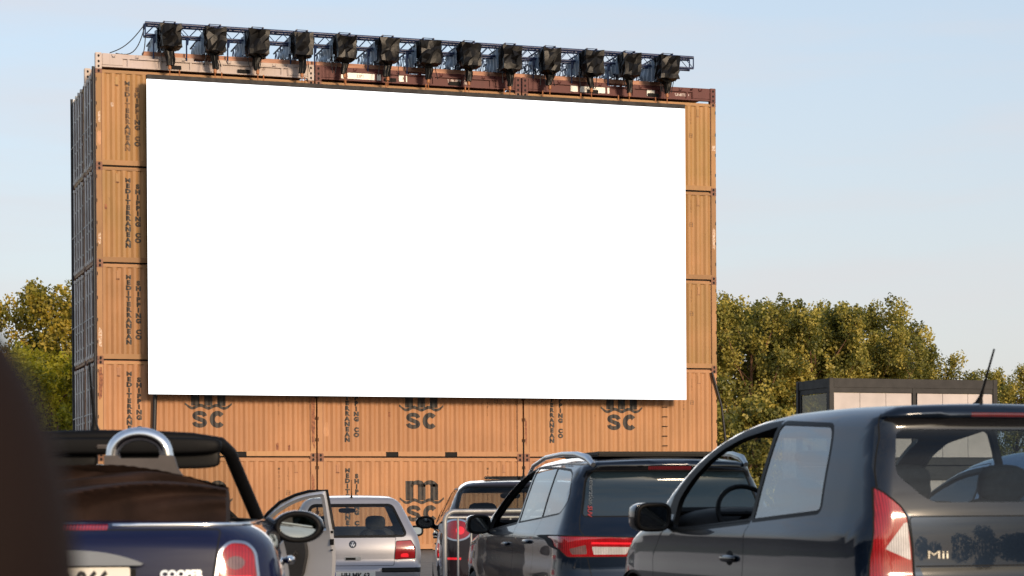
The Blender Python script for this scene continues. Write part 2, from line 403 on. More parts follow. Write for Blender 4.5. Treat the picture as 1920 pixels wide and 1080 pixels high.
class Hull:
    def __init__(s, c):
        s.c = c
        s.T = pchip(c['top']); s.R = pchip(c['rear']); s.S = pchip(c['sect']); s.P = pchip(c['plan']); s.N = pchip(c['front'])
        s.L = c['L']
    def F(s, p):
        c = s.c; e = .01
        x, y, z = p[..., 0], p[..., 1], p[..., 2]
        ax = np.abs(x)
        pl = s.P(y); W = pl * s.S(z)
        fs = (ax - W) / np.sqrt(1 + (pl*(s.S(z+e) - s.S(z-e))/(2*e))**2)
        T = s.T(y); ft = (z - T + c.get('crown', .05)*x*x) / np.sqrt(1 + ((s.T(y+e) - s.T(y-e))/(2*e))**2)
        fr = (s.R(z) + c.get('bowr', .12)*x*x - y) / np.sqrt(1 + ((s.R(z+e) - s.R(z-e))/(2*e))**2)
        ff = (y - s.N(z) + c.get('bowf', .25)*x*x)
        a = rmax(fs, fr, c.get('r_rear', .12))
        a = rmax(a, ff, .22)
        a = rmax(a, ft, c.get('r_top', .10))
        return rmax(a, c.get('zb', .2) - z, .05)
    def grad(s, p):
        g = np.zeros_like(p); e = .004
        for k in range(3):
            q = p.copy(); q[..., k] += e; r = p.copy(); r[..., k] -= e
            g[..., k] = s.F(q) - s.F(r)
        return g / np.maximum(np.linalg.norm(g, axis=-1, keepdims=True), 1e-9)
    def hit(s, c0, d, tmax=4.0):
        """first exit from c0 (inside) along d"""
        lo = np.zeros(len(c0)); hi = np.full(len(c0), tmax)
        for _ in range(34):
            m = (lo + hi) / 2
            v = s.F(c0 + d*m[:, None]) > 0
            hi = np.where(v, m, hi); lo = np.where(v, lo, m)
        return c0 + d*((lo + hi)/2)[:, None]
    def march(s, o, d, n=6000, tmax=60):
        """outside ray -> first entry, for measuring"""
        t = np.linspace(0, tmax, n); f = s.F(o + d*t[:, None])
        i = np.argmax(f < 0)
        return None if f[i] >= 0 else o + d*t[i]

HULLS = {}
HULLS['mii'] = Hull(dict(L=3.557, crown=.06, r_top=.09, r_rear=.09, bowr=.10,
    top=[(1.8,.60),(1.6,.76),(1.3,.88),(1.02,.97),(.78,1.15),(.45,1.34),(.15,1.435),(-.15,1.485),(-.5,1.51),(-1.0,1.515),(-1.5,1.505),(-1.8,1.49)],
    rear=[(.2,-1.72),(.35,-1.78),(.6,-1.78),(.66,-1.76),(.95,-1.745),(1.0,-1.735),(1.25,-1.66),(1.4,-1.60),(1.44,-1.64),(1.55,-1.66)],
    front=[(.2,1.70),(.5,1.78),(.7,1.72),(.9,1.55),(1.6,1.5)],
    sect=[(.2,.94),(.45,.985),(.60,1.0),(.72,.992),(.80,.990),(.855,.992),(.89,.978),(.95,.95),(1.1,.905),(1.3,.835),(1.45,.77),(1.6,.69)],
    plan=[(-1.8,.755),(-1.4,.80),(-.8,.82),(.5,.82),(1.1,.81),(1.6,.74),(1.8,.66)]))
HULLS['golf'] = Hull(dict(L=4.15, crown=.05, r_top=.08, r_rear=.09, bowr=.10,
    top=[(2.07,.58),(1.9,.72),(1.5,.83),(1.0,.91),(.6,1.10),(.25,1.27),(0,1.345),(-.4,1.385),(-1.0,1.39),(-1.5,1.37),(-1.8,1.345),(-2.1,1.32)],
    rear=[(.2,-2.0),(.32,-2.07),(.46,-2.07),(.5,-2.04),(.54,-2.01),(.7,-2.0),(.86,-1.96),(1.25,-1.72),(1.31,-1.69),(1.45,-1.68)],
    front=[(.2,1.98),(.5,2.07),(.7,2.02),(.9,1.8),(1.5,1.7)],
    sect=[(.15,.94),(.4,.985),(.6,1.0),(.75,.985),(.86,.955),(1.0,.875),(1.25,.73),(1.4,.63)],
    plan=[(-2.1,.86),(-1.6,.875),(-.8,.88),(.6,.875),(1.3,.85),(1.8,.78),(2.1,.68)]))
HULLS['ateca'] = Hull(dict(L=4.36, crown=.06, r_top=.10, r_rear=.12, bowr=.12,
    top=[(2.18,.75),(2.0,.90),(1.6,1.0),(1.1,1.08),(.75,1.27),(.4,1.45),(.05,1.56),(-.4,1.62),(-1.0,1.635),(-1.6,1.615),(-2.0,1.58),(-2.3,1.55)],
    rear=[(.2,-2.08),(.4,-2.16),(.65,-2.16),(.78,-2.13),(.86,-2.13),(1.0,-2.15),(1.05,-2.12),(1.12,-2.07),(1.3,-1.98),(1.46,-1.90),(1.5,-1.95),(1.56,-2.0),(1.7,-2.0)],
    front=[(.2,2.1),(.5,2.18),(.8,2.12),(1.0,1.9),(1.7,1.8)],
    sect=[(.2,.95),(.5,.99),(.72,1.0),(.86,.988),(.95,.992),(1.0,.99),(1.06,.962),(1.12,.93),(1.3,.855),(1.5,.765),(1.65,.69)],
    plan=[(-2.2,.87),(-1.7,.905),(-.8,.92),(.8,.92),(1.4,.90),(1.9,.83),(2.2,.74)]))
HULLS['altea'] = Hull(dict(L=4.28, crown=.06, r_top=.10, r_rear=.16, bowr=.16,
    top=[(2.14,.6),(2.0,.76),(1.7,.9),(1.25,1.02),(.8,1.22),(.4,1.39),(0,1.48),(-.5,1.525),(-1.1,1.53),(-1.6,1.51),(-2.0,1.475)],
    rear=[(.25,-2.06),(.45,-2.13),(.7,-2.12),(.9,-2.11),(1.15,-2.05),(1.22,-2.02),(1.42,-1.87),(1.5,-1.83)],
    front=[(.2,2.05),(.5,2.13),(.8,2.05),(1.0,1.85),(1.7,1.75)],
    sect=[(.2,.94),(.5,.99),(.75,1.0),(.95,.98),(1.12,.925),(1.3,.835),(1.5,.73),(1.6,.68)],
    plan=[(-2.15,.82),(-1.6,.875),(-.8,.884),(.8,.884),(1.4,.87),(1.9,.79),(2.2,.7)]))
HULLS['mini'] = Hull(dict(L=3.7, crown=.03, r_top=.10, r_rear=.20, bowr=.14,
    top=[(1.85,.6),(1.7,.76),(1.4,.87),(1.0,.94),(.7,.96),(0,.955),(-1.0,.955),(-1.6,.955),(-1.9,.94)],
    rear=[(.2,-1.78),(.35,-1.85),(.55,-1.85),(.62,-1.83),(.85,-1.80),(.92,-1.77),(1.0,-1.72)],
    front=[(.2,1.78),(.5,1.85),(.7,1.8),(.9,1.65),(1.2,1.6)],
    sect=[(.2,.94),(.45,.99),(.6,1.0),(.75,.985),(.86,.955),(.95,.915),(1.05,.87)],
    plan=[(-1.9,.80),(-1.4,.835),(-.8,.842),(.6,.842),(1.1,.83),(1.6,.76),(1.9,.66)]))
HULLS['van'] = Hull(dict(L=4.6, crown=.05, r_top=.12, r_rear=.12, bowr=.06,
    top=[(2.3,.85),(2.1,.98),(1.7,1.12),(1.2,1.42),(.8,1.66),(.4,1.78),(-.2,1.83),(-1.5,1.83),(-2.4,1.80)],
    rear=[(.2,-2.22),(.4,-2.3),(.65,-2.3),(.75,-2.27),(1.05,-2.26),(1.65,-2.14),(1.85,-2.08)],
    front=[(.2,2.2),(.5,2.3),(.9,2.2),(1.1,2.0),(1.9,1.9)],
    sect=[(.2,.95),(.5,.99),(.75,1.0),(1.0,.985),(1.15,.95),(1.5,.87),(1.8,.80)],
    plan=[(-2.4,.87),(-1.6,.9),(1.0,.9),(1.8,.86),(2.4,.74)]))
# ---------------------------------------------------------------- car construction
AX = {'x': (1, 2, 0), 'y': (0, 2, 1), 'z': (0, 1, 2)}

def hull_bm(H):
    c = H.c; L = c['L']; nx, ny, nz = 32, 84, 28; hw, zt, zb = .95, 1.75, c.get('zb', .2)
    idx = {}; P = []
    def vid(i, j, k):
        if (i, j, k) not in idx:
            idx[(i, j, k)] = len(P); P.append((-hw + 2*hw*i/nx, -L/2 + L*j/ny, zb + (zt-zb)*k/nz))
        return idx[(i, j, k)]
    F = []
    for i in range(nx):
        for j in range(ny):
            F.append((vid(i,j,0), vid(i,j+1,0), vid(i+1,j+1,0), vid(i+1,j,0)))
            F.append((vid(i,j,nz), vid(i+1,j,nz), vid(i+1,j+1,nz), vid(i,j+1,nz)))
    for j in range(ny):
        for k in range(nz):
            F.append((vid(0,j,k), vid(0,j,k+1), vid(0,j+1,k+1), vid(0,j+1,k)))
            F.append((vid(nx,j,k), vid(nx,j+1,k), vid(nx,j+1,k+1), vid(nx,j,k+1)))
    for i in range(nx):
        for k in range(nz):
            F.append((vid(i,0,k), vid(i+1,0,k), vid(i+1,0,k+1), vid(i,0,k+1)))
            F.append((vid(i,ny,k), vid(i,ny,k+1), vid(i+1,ny,k+1), vid(i+1,ny,k)))
    P = np.array(P)
    c0 = np.stack([P[:,0]*.5, np.clip(P[:,1], -L/2+.8, L/2-.8), np.clip(P[:,2], .45, .62)], 1)
    d = P - c0; d /= np.linalg.norm(d, axis=1, keepdims=True)
    Q = H.hit(c0, d)
    me = bpy.data.meshes.new('hull'); me.from_pydata(Q.tolist(), [], F)
    bm = bmesh.new(); bm.from_mesh(me); bpy.data.meshes.remove(me)
    bmesh.ops.recalc_face_normals(bm, faces=bm.faces)
    return bm

def inside(p, poly):
    x, y = p; r = False; j = len(poly)-1
    for i in range(len(poly)):
        xi, yi = poly[i]; xj, yj = poly[j]
        if (yi > y) != (yj > y) and x < (xj-xi)*(y-yi)/(yj-yi) + xi: r = not r
        j = i
    return r

def clip(bm, axis, poly, rng):
    ia, ib, ic = AX[axis]
    pa = [p[0] for p in poly]; pb = [p[1] for p in poly]
    a0, a1, b0, b1 = min(pa), max(pa), min(pb), max(pb)
    B = {}
    def bb(f):
        cs = [v.co for v in f.verts]; A = [c[ia] for c in cs]; D = [c[ib] for c in cs]
        return min(A), max(A), min(D), max(D)
    mg = .14
    for f in bm.faces:
        c = f.verts[0].co
        if c[ia] < a0-mg or c[ia] > a1+mg or c[ib] < b0-mg or c[ib] > b1+mg: continue
        cs = [v.co[ic] for v in f.verts]; m = sum(cs)/len(cs)
        if m < rng[0] or m > rng[1]: continue
        q = bb(f)
        if q[1] < a0 or q[0] > a1 or q[3] < b0 or q[2] > b1: continue
        B[f] = q
    n = len(poly)
    for i in range(n):
        p, q = poly[i], poly[(i+1) % n]
        if abs(p[0]-q[0]) + abs(p[1]-q[1]) < 1e-6: continue
        s0, s1, t0, t1 = min(p[0], q[0])-.001, max(p[0], q[0])+.001, min(p[1], q[1])-.001, max(p[1], q[1])+.001
        sub = [f for f, k in B.items() if k[1] >= s0 and k[0] <= s1 and k[3] >= t0 and k[2] <= t1]
        if not sub: continue
        no = [0, 0, 0]; co = [0, 0, 0]
        no[ia] = q[1]-p[1]; no[ib] = -(q[0]-p[0]); co[ia] = p[0]; co[ib] = p[1]
        geom = set(sub)
        for f in sub: geom.update(f.edges); geom.update(f.verts)
        r = bmesh.ops.bisect_plane(bm, geom=list(geom), dist=1e-6, plane_co=co, plane_no=no)
        for f in sub:
            if not f.is_valid: B.pop(f, None)
        for g in r['geom']:
            if isinstance(g, bmesh.types.BMFace): B[g] = bb(g)
    S = B
    out = []
    for f in S:
        if f.is_valid:
            c = f.calc_center_median()
            if inside((c[ia], c[ib]), poly): out.append(f)
    return out

def shell(H, faces, name, mats, parent, thick=.0, off=0., inner=None, xf=None, pre=None):
    """faces of the hull -> one mesh, optionally with thickness and a lining"""
    vm = {}; V = []; F = []; MI = []
    for f in faces:
        ids = []
        for v in f.verts:
            if v not in vm: vm[v] = len(V); V.append(tuple(v.co))
            ids.append(vm[v])
        F.append(ids); MI.append(f.material_index)
    V = np.array(V); Nn = H.grad(V); V = V + Nn*off
    allv = [V]; alln = [Nn]; faces_ = list(F); mi = list(MI)
    if thick > 0:
        n0 = len(V); allv.append(V - Nn*thick); alln.append(-Nn)
        li = len(mats) - 1 if inner is None else inner
        faces_ += [[i + n0 for i in reversed(f)] for f in F]; mi += [li]*len(F)
        cnt = {}
        for k, f in enumerate(F):
            for a in range(len(f)):
                e = (f[a], f[(a+1) % len(f)]); key = (min(e), max(e)); cnt.setdefault(key, []).append((e, MI[k]))
        rv = []; rn = []; base = 2*n0
        for key, es in cnt.items():
            if len(es) == 1:
                (a, b), m = es[0]; pa, pb = V[a], V[b]; qa, qb = pa - Nn[a]*thick, pb - Nn[b]*thick
                nn = np.cross(pb - pa, Nn[a]); nn /= max(np.linalg.norm(nn), 1e-9)
                k = base + len(rv); rv += [pa, pb, qb, qa]; rn += [nn]*4
                faces_.append([k+1, k, k+3, k+2]); mi.append(m)
        if rv: allv.append(np.array(rv)); alln.append(np.array(rn))
    V = np.concatenate(allv); Nn = np.concatenate(alln)
    if pre is not None: V = pre(V)
    if xf is not None:
        V = np.array([tuple(xf @ Vector(p)) for p in V]); r3 = xf.to_3x3(); Nn = np.array([tuple(r3 @ Vector(p)) for p in Nn])
    me = bpy.data.meshes.new(name); me.from_pydata(V.tolist(), [], faces_)
    for m in mats: me.materials.append(M[m])
    me.polygons.foreach_set('material_index', mi); me.polygons.foreach_set('use_smooth', [True]*len(mi))
    me.update(); me.normals_split_custom_set_from_vertices(Nn.tolist())
    return link(bpy.data.objects.new(name, me), parent)

def remove(bm, faces): bmesh.ops.delete(bm, geom=faces, context='FACES')

class Car:
    def __init__(s, hull, root, paint):
        s.H = HULLS[hull]; s.root = root; s.paint = paint; s.bm = hull_bm(s.H); s.L = s.H.L
        s.slots = [paint, 'trim', 'gap', 'gloss_black', 'satin', 'interior']
    def cut(s, name, axis, poly, rng, mat=None, ring=0., ring_mat=1, off=-.004, thick=0., parent=None, keep=True):
        """cut poly out of the hull as a part of its own (or drop it: keep=False)"""
        fs = s.ringed(axis, poly, rng, ring, ring_mat)
        if not fs: print('EMPTY CUT', name, s.root.name); return None
        o = None
        if keep:
            if mat:
                for f in fs: f.material_index = 0
                o = shell(s.H, fs, name, [mat, 'interior'], parent or s.root, thick, off, inner=1)
            else:
                o = shell(s.H, fs, name, s.slots, parent or s.root, thick or .03, 0.)
        remove(s.bm, fs); return o
    def ringed(s, axis, poly, rng, ring, ring_mat):
        if ring > 0:
            for f in clip(s.bm, axis, offset(poly, ring), rng): f.material_index += 10
        fs = clip(s.bm, axis, poly, rng)
        if ring > 0:
            for f in fs: f.material_index %= 10
            for f in s.bm.faces:
                if f.material_index >= 10: f.material_index = ring_mat
        return fs
    def paintin(s, axis, poly, rng, mi):
        for f in clip(s.bm, axis, poly, rng): f.material_index = mi
    def line(s, axis, pts, rng, w=.007, mi=2):
        for a, b in zip(pts[:-1], pts[1:]):
            a = np.array(a, float); b = np.array(b, float); d = (b-a)/np.linalg.norm(b-a); n = np.array([-d[1], d[0]])*w/2; e = d*w*.3
            s.paintin(axis, [tuple(a-e-n), tuple(b+e-n), tuple(b+e+n), tuple(a-e+n)], rng, mi)
    def both(s, name, poly, **kw):
        return [s.cut(name, 'x', poly, (-1.3, -.3), **kw), s.cut(name, 'x', poly, (.3, 1.3), **kw)]
    def body(s, name='body'):
        o = shell(s.H, list(s.bm.faces), name, s.slots, s.root, .03, 0.); s.bm.free(); return o
    def surf(s, x, z, back=True):
        """point of the hull behind (x, z)"""
        p = s.H.hit(np.array([[x, 0., z]]), np.array([[0, -1. if back else 1., 0]]))[0]; return p
    def side(s, y, z, sg):
        return s.H.hit(np.array([[0., y, z]]), np.array([[float(sg), 0, 0]]))[0]
    def letters(s, txt, x, z, size, mat, parent, wx=1., bold=.0, out=.006, name='lettering', rot=0.):
        vs, fs = text_geo(txt, size, bold, wx); mb = MB(); pts = []
        A = np.array(vs); X = x + A[:,0]*cos(rot) - A[:,1]*sin(rot); Z = z + A[:,0]*sin(rot) + A[:,1]*cos(rot)
        Q = s.H.hit(np.stack([X, X*0, Z], 1), np.tile(np.array([[0, -1., 0]]), (len(X), 1)))
        pts = [(q[0], q[1]-out, q[2]) for q in Q]
        mb.add(pts, fs)
        n = len(pts); mb.add([(p[0], p[1]+out*.6, p[2]) for p in pts], [tuple(reversed(f)) for f in fs])
        return mb.build(name, mat, parent, None, recalc=False)

def wheels(root, ys, track, r, mat='alloy'):
    for y in ys:
        for sg in (-1, 1):
            w = link(bpy.data.objects.new('wheel', None), root); w.location = (sg*track, y, r)
            t = MB(); prof = [(.62, -.09), (.66, -.105), (.9, -.11), (.98, -.085), (1., -.03), (1., .03), (.98, .085), (.9, .11), (.66, .105), (.62, .09)]
            n = 40; vs = []; fs = []
            for i in range(n):
                for rr, xx in prof: vs.append((xx, r*rr*cos(2*pi*i/n), r*rr*sin(2*pi*i/n)))
            m = len(prof)
            for i in range(n):
                for k in range(m): fs.append((i*m+k, i*m+(k+1) % m, ((i+1) % n)*m+(k+1) % m, ((i+1) % n)*m+k))
            t.add(vs, fs); t.build('tyre', 'tyre', w, 50)
            q = MB(); xo = sg*.07
            ring = [(xo, r*.63*cos(2*pi*i/n), r*.63*sin(2*pi*i/n)) for i in range(n+1)]; q.tube(ring, .016, 6)
            q.tube([(sg*.03, 0, 0), (sg*.085, 0, 0)], r*.16, 16)
            for k in range(5):
                a = 2*pi*k/5; q.tube([(xo, r*.1*cos(a), r*.1*sin(a)), (xo-.01*sg, r*.62*cos(a), r*.62*sin(a))], [.045, .03], 6)
            q.build('rim', mat, w, 40)
            d = MB(); d.tube([(-.05*sg, 0, 0), (-.02*sg, 0, 0)], r*.6, 24); d.build('brake_disc', 'interior', w, 40)

def arches(car, ys, r):
    for y in ys:
        poly = [(y + r*cos(2*pi*i/28), r*.88 + r*sin(2*pi*i/28)) for i in range(28)]
        for rng in ((-1.3, -.45), (.45, 1.3)):
            for f in clip(car.bm, 'x', offset(poly, .018), rng): f.material_index = 1
            fs = clip(car.bm, 'x', poly, rng); remove(car.bm, fs)
    for y in ys:
        for sg in (-1, 1):
            m = MB()
            ring = [(sg*.62, y + (r+.02)*cos(pi*i/14), r*.88 + (r+.02)*sin(pi*i/14)) for i in range(15)]
            ring2 = [(sg*.80, p[1], p[2]) for p in ring]
            n = len(ring); m.add(ring + ring2, [(i, i+1, n+i+1, n+i) for i in range(n-1)])
            m.add([(sg*.62, y, r*.88)] + ring, [(0, i+1, i+2) for i in range(n-1)])
            m.build('wheel_arch_liner', 'interior', car.root, 40)

def seats(root, y, xs, ztop, rear=None, mat='seat', cush=.42):
    rot = Matrix.Rotation(radians(14), 3, 'X')
    for yy, lst in ((y, xs),) + (((rear, xs),) if rear is not None else ()):
        for x in lst:
            t = MB(); zb = ztop - .18
            t.super((x, yy, zb - .30), (.245, .085, .33), 3.6, rot=rot); t.super((x, yy+.30, cush), (.25, .30, .10), 3.4)
            st = t.build('seat', mat, root, 60)
            h = MB(); h.super((x, yy-.10, ztop-.085), (.135, .055, .095), 3.2, rot=rot)
            h.tube([(x-.06, yy-.085, zb-.05), (x-.06, yy-.10, ztop-.10)], .008); h.tube([(x+.06, yy-.085, zb-.05), (x+.06, yy-.10, ztop-.10)], .008)
            h.build('headrest', mat, st, 60)

def cabin_gear(root, ydash, zdash, w, ymir, zmir, wheel_x=-.36):
    d = MB(); d.super((0, ydash, zdash-.16), (w, .26, .18), 4.); d.build('dashboard', 'interior', root, 60)
    s = MB(); a = radians(62)
    s.tube([(wheel_x + .18*cos(2*pi*i/28), ydash-.34 + .18*sin(2*pi*i/28)*cos(a), zdash-.02 + .18*sin(2*pi*i/28)*sin(a)) for i in range(29)], .015, 7)
    s.tube([(wheel_x-.17, ydash-.34, zdash-.02), (wheel_x+.17, ydash-.34, zdash-.02)], .016, 6); s.tube([(wheel_x, ydash-.34, zdash-.02), (wheel_x, ydash-.1, zdash-.12)], .02, 6)
    s.build('steering_wheel', 'trim', root, 50)
    m = MB(); m.super((0, ymir, zmir), (.115, .02, .034), 3.4); m.tube([(0, ymir, zmir), (0, ymir+.05, zmir+.06)], .01); m.build('rear_view_mirror', 'trim', root, 60)

def door_mirror(root, sg, x, y, z, r, mat, p=3.0, foot=None, glass_in=.86, tilt=0., up=3.):
    m = MB(); rt = Matrix.Rotation(radians(tilt*sg), 3, 'Y')
    m.super((x*sg, y, z), r, p, 32, 20, rt)
    m.v = [(a, max(b, y - r[1]*.5), c_) for a, b, c_ in m.v]
    fx = foot if foot else (x-r[0]-.06, y+.03, z-r[2]*.8)
    m.tube([(x*sg - sg*r[0]*.55, y+.01, z-r[2]*.35), (fx[0]*sg, fx[1], fx[2])], [.035, .028], 8)
    o = m.build('wing_mirror', mat, root, 60)
    g = MB(); n = 28; pts = []
    for i in range(n):
        t = 2*pi*i/n; f = lambda v: np.sign(v)*abs(v)**(2/p)
        q = rt @ Vector((r[0]*glass_in*f(cos(t)), 0, r[2]*glass_in*f(sin(t))))
        pts.append((x*sg + q.x, y - r[1]*.5 - .014 + q.z*sin(radians(up)) - q.x*sin(radians(4*sg)), z + q.z))
    g.add(pts + [(x*sg, y - r[1]*.5 - .014, z)], [(i, (i+1) % n, n) for i in range(n)])
    # dished bezel that the glass sits in
    b = MB(); b.tube(pts + [pts[0]], .014, 8, False); b.build('mirror_bezel', 'trim', o, 60)
    g.build('mirror_glass', 'mirror', o, 60); return o

def place(root, u, d, h, L, dz=0.):
    """stand a car so that its rear centre is d metres into the picture, heading h degrees off the camera axis"""
    p = at(u, 900, d); a = YAW + radians(h); fw = np.array([sin(a), cos(a)])
    o = p[:2] + fw*L/2; root.location = (o[0], o[1], ground_z(o[1]) + dz); root.rotation_euler = (0, 0, -a)

def plate(car, z0, z1, txt, w=.52, x=0., y=None):
    zc = (z0+z1)/2; yy = min(car.surf(x-w/2+.02, zc)[1], car.surf(x, zc)[1]) - .012 if y is None else y
    m = MB(); m.box((x-w/2, yy-.006, z0), (x+w/2, yy+.01, z1), .004); o = m.build('number_plate', 'plate', car.root, 40)
    b = MB(); b.box((x-w/2+.004, yy-.0085, z0+.004), (x-w/2+.045, yy-.0065, z1-.004)); b.build('country_strip', 'plate_blue', o, None)
    h = z1-z0; vs, fs = text_geo(txt, h*.92, .004, .78); t = MB(); t.add([(x+.02+a, yy-.0095, zc+bb) for a, bb in vs], fs); t.build('lettering', 'plate_ink', o, None, recalc=False)
    return o

def antenna(root, p, top, r0=.02, name='antenna'):
    m = MB(); p = np.array(p, float); top = np.array(top, float); d = top-p
    m.tube([p, p+d*.06, p+d*.16, p+d*.3, top], [r0, r0*.6, r0*.32, r0*.2, r0*.14], 10); return m.build(name, 'trim', root, 50)

REAR = (-3., -.6)
def strip(c, pts, wid, thick, mb):
    """flat rounded bar following hull points pts (already 3-D)"""
    mb.tube(pts, wid, 8)
# ---------------------------------------------------------------- the cars
M['film'] = glass('sky reflecting window film', (.34, .42, .48), .30)

def sym(half):  # half outline on -x side from top centre outwards -> closed symmetric outline
    return half + mirror_x(half)

# --- the compact hatchback on the right
root = thing('compact_car', 'glossy black compact hatchback nearest the camera with front window open and whip aerial', 'car')
c = Car('mii', root, 'p_black')
c.cut('quarter_window', 'x', rpoly([(-.50,1.435),(-1.11,1.40),(-1.15,1.29),(-1.19,.985),(-.46,.94)], [.02,.06,.05,.03,.01]), (-1.3,-.3), mat='film', ring=.022)
c.cut('quarter_window', 'x', rpoly([(-.50,1.435),(-1.11,1.40),(-1.15,1.29),(-1.19,.985),(-.46,.94)], [.02,.06,.05,.03,.01]), (.3,1.3), mat='win_tint', ring=.022)
fw = rpoly([(-.42,.94),(-.46,1.428),(-.29,1.405),(-.01,1.37),(.26,1.29),(.49,1.16),(.62,1.03),(.60,.885),(.3,.895)], [.02,.03,.1,.1,.1,.1,.05,.04,.02])
for rng in ((-1.3,-.3), (.3,1.3)): c.paintin('x', [(-.47,.96),(-.47,1.46)] + [(-.29,1.455),(-.01,1.425),(.28,1.345),(.53,1.215),(.69,1.07),(.74,.96)][:6], rng, 1)
c.cut('side_window', 'x', fw, (-1.3,-.3), ring=.03, keep=False)
c.cut('side_window', 'x', fw, (.3,1.3), mat='win', ring=.03)
c.cut('windscreen', 'y', rpoly([(-.70,1.0),(.70,1.0),(.57,1.415),(-.57,1.415)], .05), (.1,1.6), mat='win', ring=.02)
gl = [(0,1.43),(-.58,1.43),(-.62,1.39),(-.675,1.20),(-.68,1.095),(-.65,1.065),(-.58,1.0),(-.55,.957),(0,.957)]
c.paintin('y', gl + mirror_x(gl[1:-1]), REAR, 3)
cw = rpoly([(-.54,1.375),(-.585,1.2),(-.58,1.15),(-.47,1.05),(-.41,1.02),(.41,1.02),(.47,1.05),(.58,1.15),(.585,1.2),(.54,1.375)], [.05,.04,.03,.03,.03,.03,.03,.03,.04,.05])
c.cut('third_brake_light', 'y', rpoly([(-.16,1.434),(.16,1.434),(.16,1.458),(-.16,1.458)], .006), REAR, mat='red_dark')
c.cut('rear_window', 'y', cw, REAR, mat='win_tint')
for sg in (-1, 1):
    fx = (lambda p: p) if sg < 0 else mirror_x
    rl = c.cut('reverse_light', 'y', rpoly(fx([(-.672,.80),(-.572,.925),(-.556,.925),(-.545,.745)]), .008), REAR, mat='clear_lens', thick=.02, ring=.006, ring_mat=4)
    tl = c.cut('tail_light', 'y', rpoly(fx([(-.69,1.095),(-.66,1.07),(-.585,1.0),(-.56,.95),(-.54,.8),(-.535,.62),(-.745,.62),(-.735,.75)]), .012), REAR, mat='red_lens', thick=.02, ring=.006, ring_mat=2)
    rl.parent = tl
c.line('y', [(-.52,.715),(.52,.715)], REAR)
for rng in ((-1.3,-.3), (.3,1.3)): c.line('x', [(-1.50,1.45),(-1.55,1.33),(-1.595,1.18),(-1.632,1.095)], rng, .007)
c.line('z', [(-.56,-1.50),(.56,-1.50)], (1.3, 2.), .006)
c.paintin('y', [(-.50,.708),(.50,.708),(.46,.60),(-.46,.60)], REAR, 3)
tg = c.cut('tailgate', 'y', rpoly([(-.545,.95),(-.53,.8),(-.525,.6),(-.5,.44),(.5,.44),(.525,.6),(.53,.8),(.545,.95)], .02), REAR, ring=.006, ring_mat=2)
door = [(-.44,.925),(-.39,.85),(-.38,.5),(-.34,.30),(.66,.30),(.84,.45),(.88,.72),(.76,.84),(.66,.90),(.60,.878),(.3,.885)]
for sg, rng in ((-1, (-1.3,-.3)), (1, (.3,1.3))):
    d = c.cut('door', 'x', rpoly(door, .03), rng, ring=.006, ring_mat=2)
    p = c.side(-.22, .725, sg); m = MB(); m.super((p[0]+sg*.012, p[1], p[2]), (.022,.095,.020), 2.6); m.build('door_handle', 'gloss_black', d, 60)
    m = MB(); m.super((p[0]-sg*.006, p[1], p[2]-.004), (.010,.060,.052), 2.2); m.build('handle_recess', 'gap', d, 60)
c.letters('Mii', -.41, .768, .055, 'chrome', tg, wx=1.75, bold=.0, name='badge')
arches(c, (-1.21, 1.21), .325); c.body()
wheels(root, (-1.21, 1.21), .70, .29)
seats(root, .02, (-.34, .34), 1.15); seats(root, -1.08, (-.28, .28), 1.20); cabin_gear(root, .88, .98, .66, .42, 1.29)
door_mirror(root, -1, .925, .64, .945, (.115,.085,.082), 'gloss_black', 3.6, foot=(.775,.68,.905), up=-9); door_mirror(root, 1, .925, .64, .945, (.115,.085,.082), 'gloss_black', 3.6, foot=(.775,.68,.905))
antenna(root, (.035,-1.36,1.50), (.035,-1.515,1.775), .034)
place(root, 1907, 10.55, -18.5, 3.557)

# --- the black sport utility car
root = thing('sport_utility_car', 'black sport utility car with silver roof rails and window stickers, beside the compact hatchback', 'car')
c = Car('ateca', root, 'p_graphite')
qw = rpoly([(-1.235,1.158),(-1.74,1.19),(-1.83,1.27),(-1.68,1.475),(-1.55,1.51),(-1.13,1.53)], [.01,.06,.06,.08,.05,.01])
rw = rpoly([(-.47,1.115),(-1.215,1.155),(-1.11,1.532),(-.40,1.545)], .015)
sw = rpoly([(-.41,1.11),(-.34,1.545),(-.05,1.505),(.22,1.42),(.45,1.30),(.66,1.15),(.60,1.04)], [.02,.02,.1,.1,.1,.05,.04])
c.both('quarter_window', qw, mat='film', ring=.014); c.both('rear_side_window', rw, mat='film', ring=.014)
c.cut('side_window', 'x', sw, (-1.3,-.3), ring=.02, keep=False); c.cut('side_window', 'x', sw, (.3,1.3), mat='win_tint', ring=.02)
c.cut('windscreen', 'y', rpoly([(-.75,1.12),(.75,1.12),(.61,1.50),(-.61,1.50)], .05), (.05,1.6), mat='win', ring=.02)
c.paintin('y', [(-.60,1.498),(.60,1.498),(.56,1.545),(-.56,1.545)], REAR, 3)
c.cut('third_brake_light', 'y', rpoly([(-.17,1.508),(.17,1.508),(.17,1.538),(-.17,1.538)], .006), REAR, mat='red_dark')
c.cut('rear_window', 'y', rpoly([(-.60,1.495),(-.635,1.43),(-.70,1.165),(.70,1.165),(.635,1.43),(.60,1.495)], .03), REAR, mat='privacy', ring=.010)
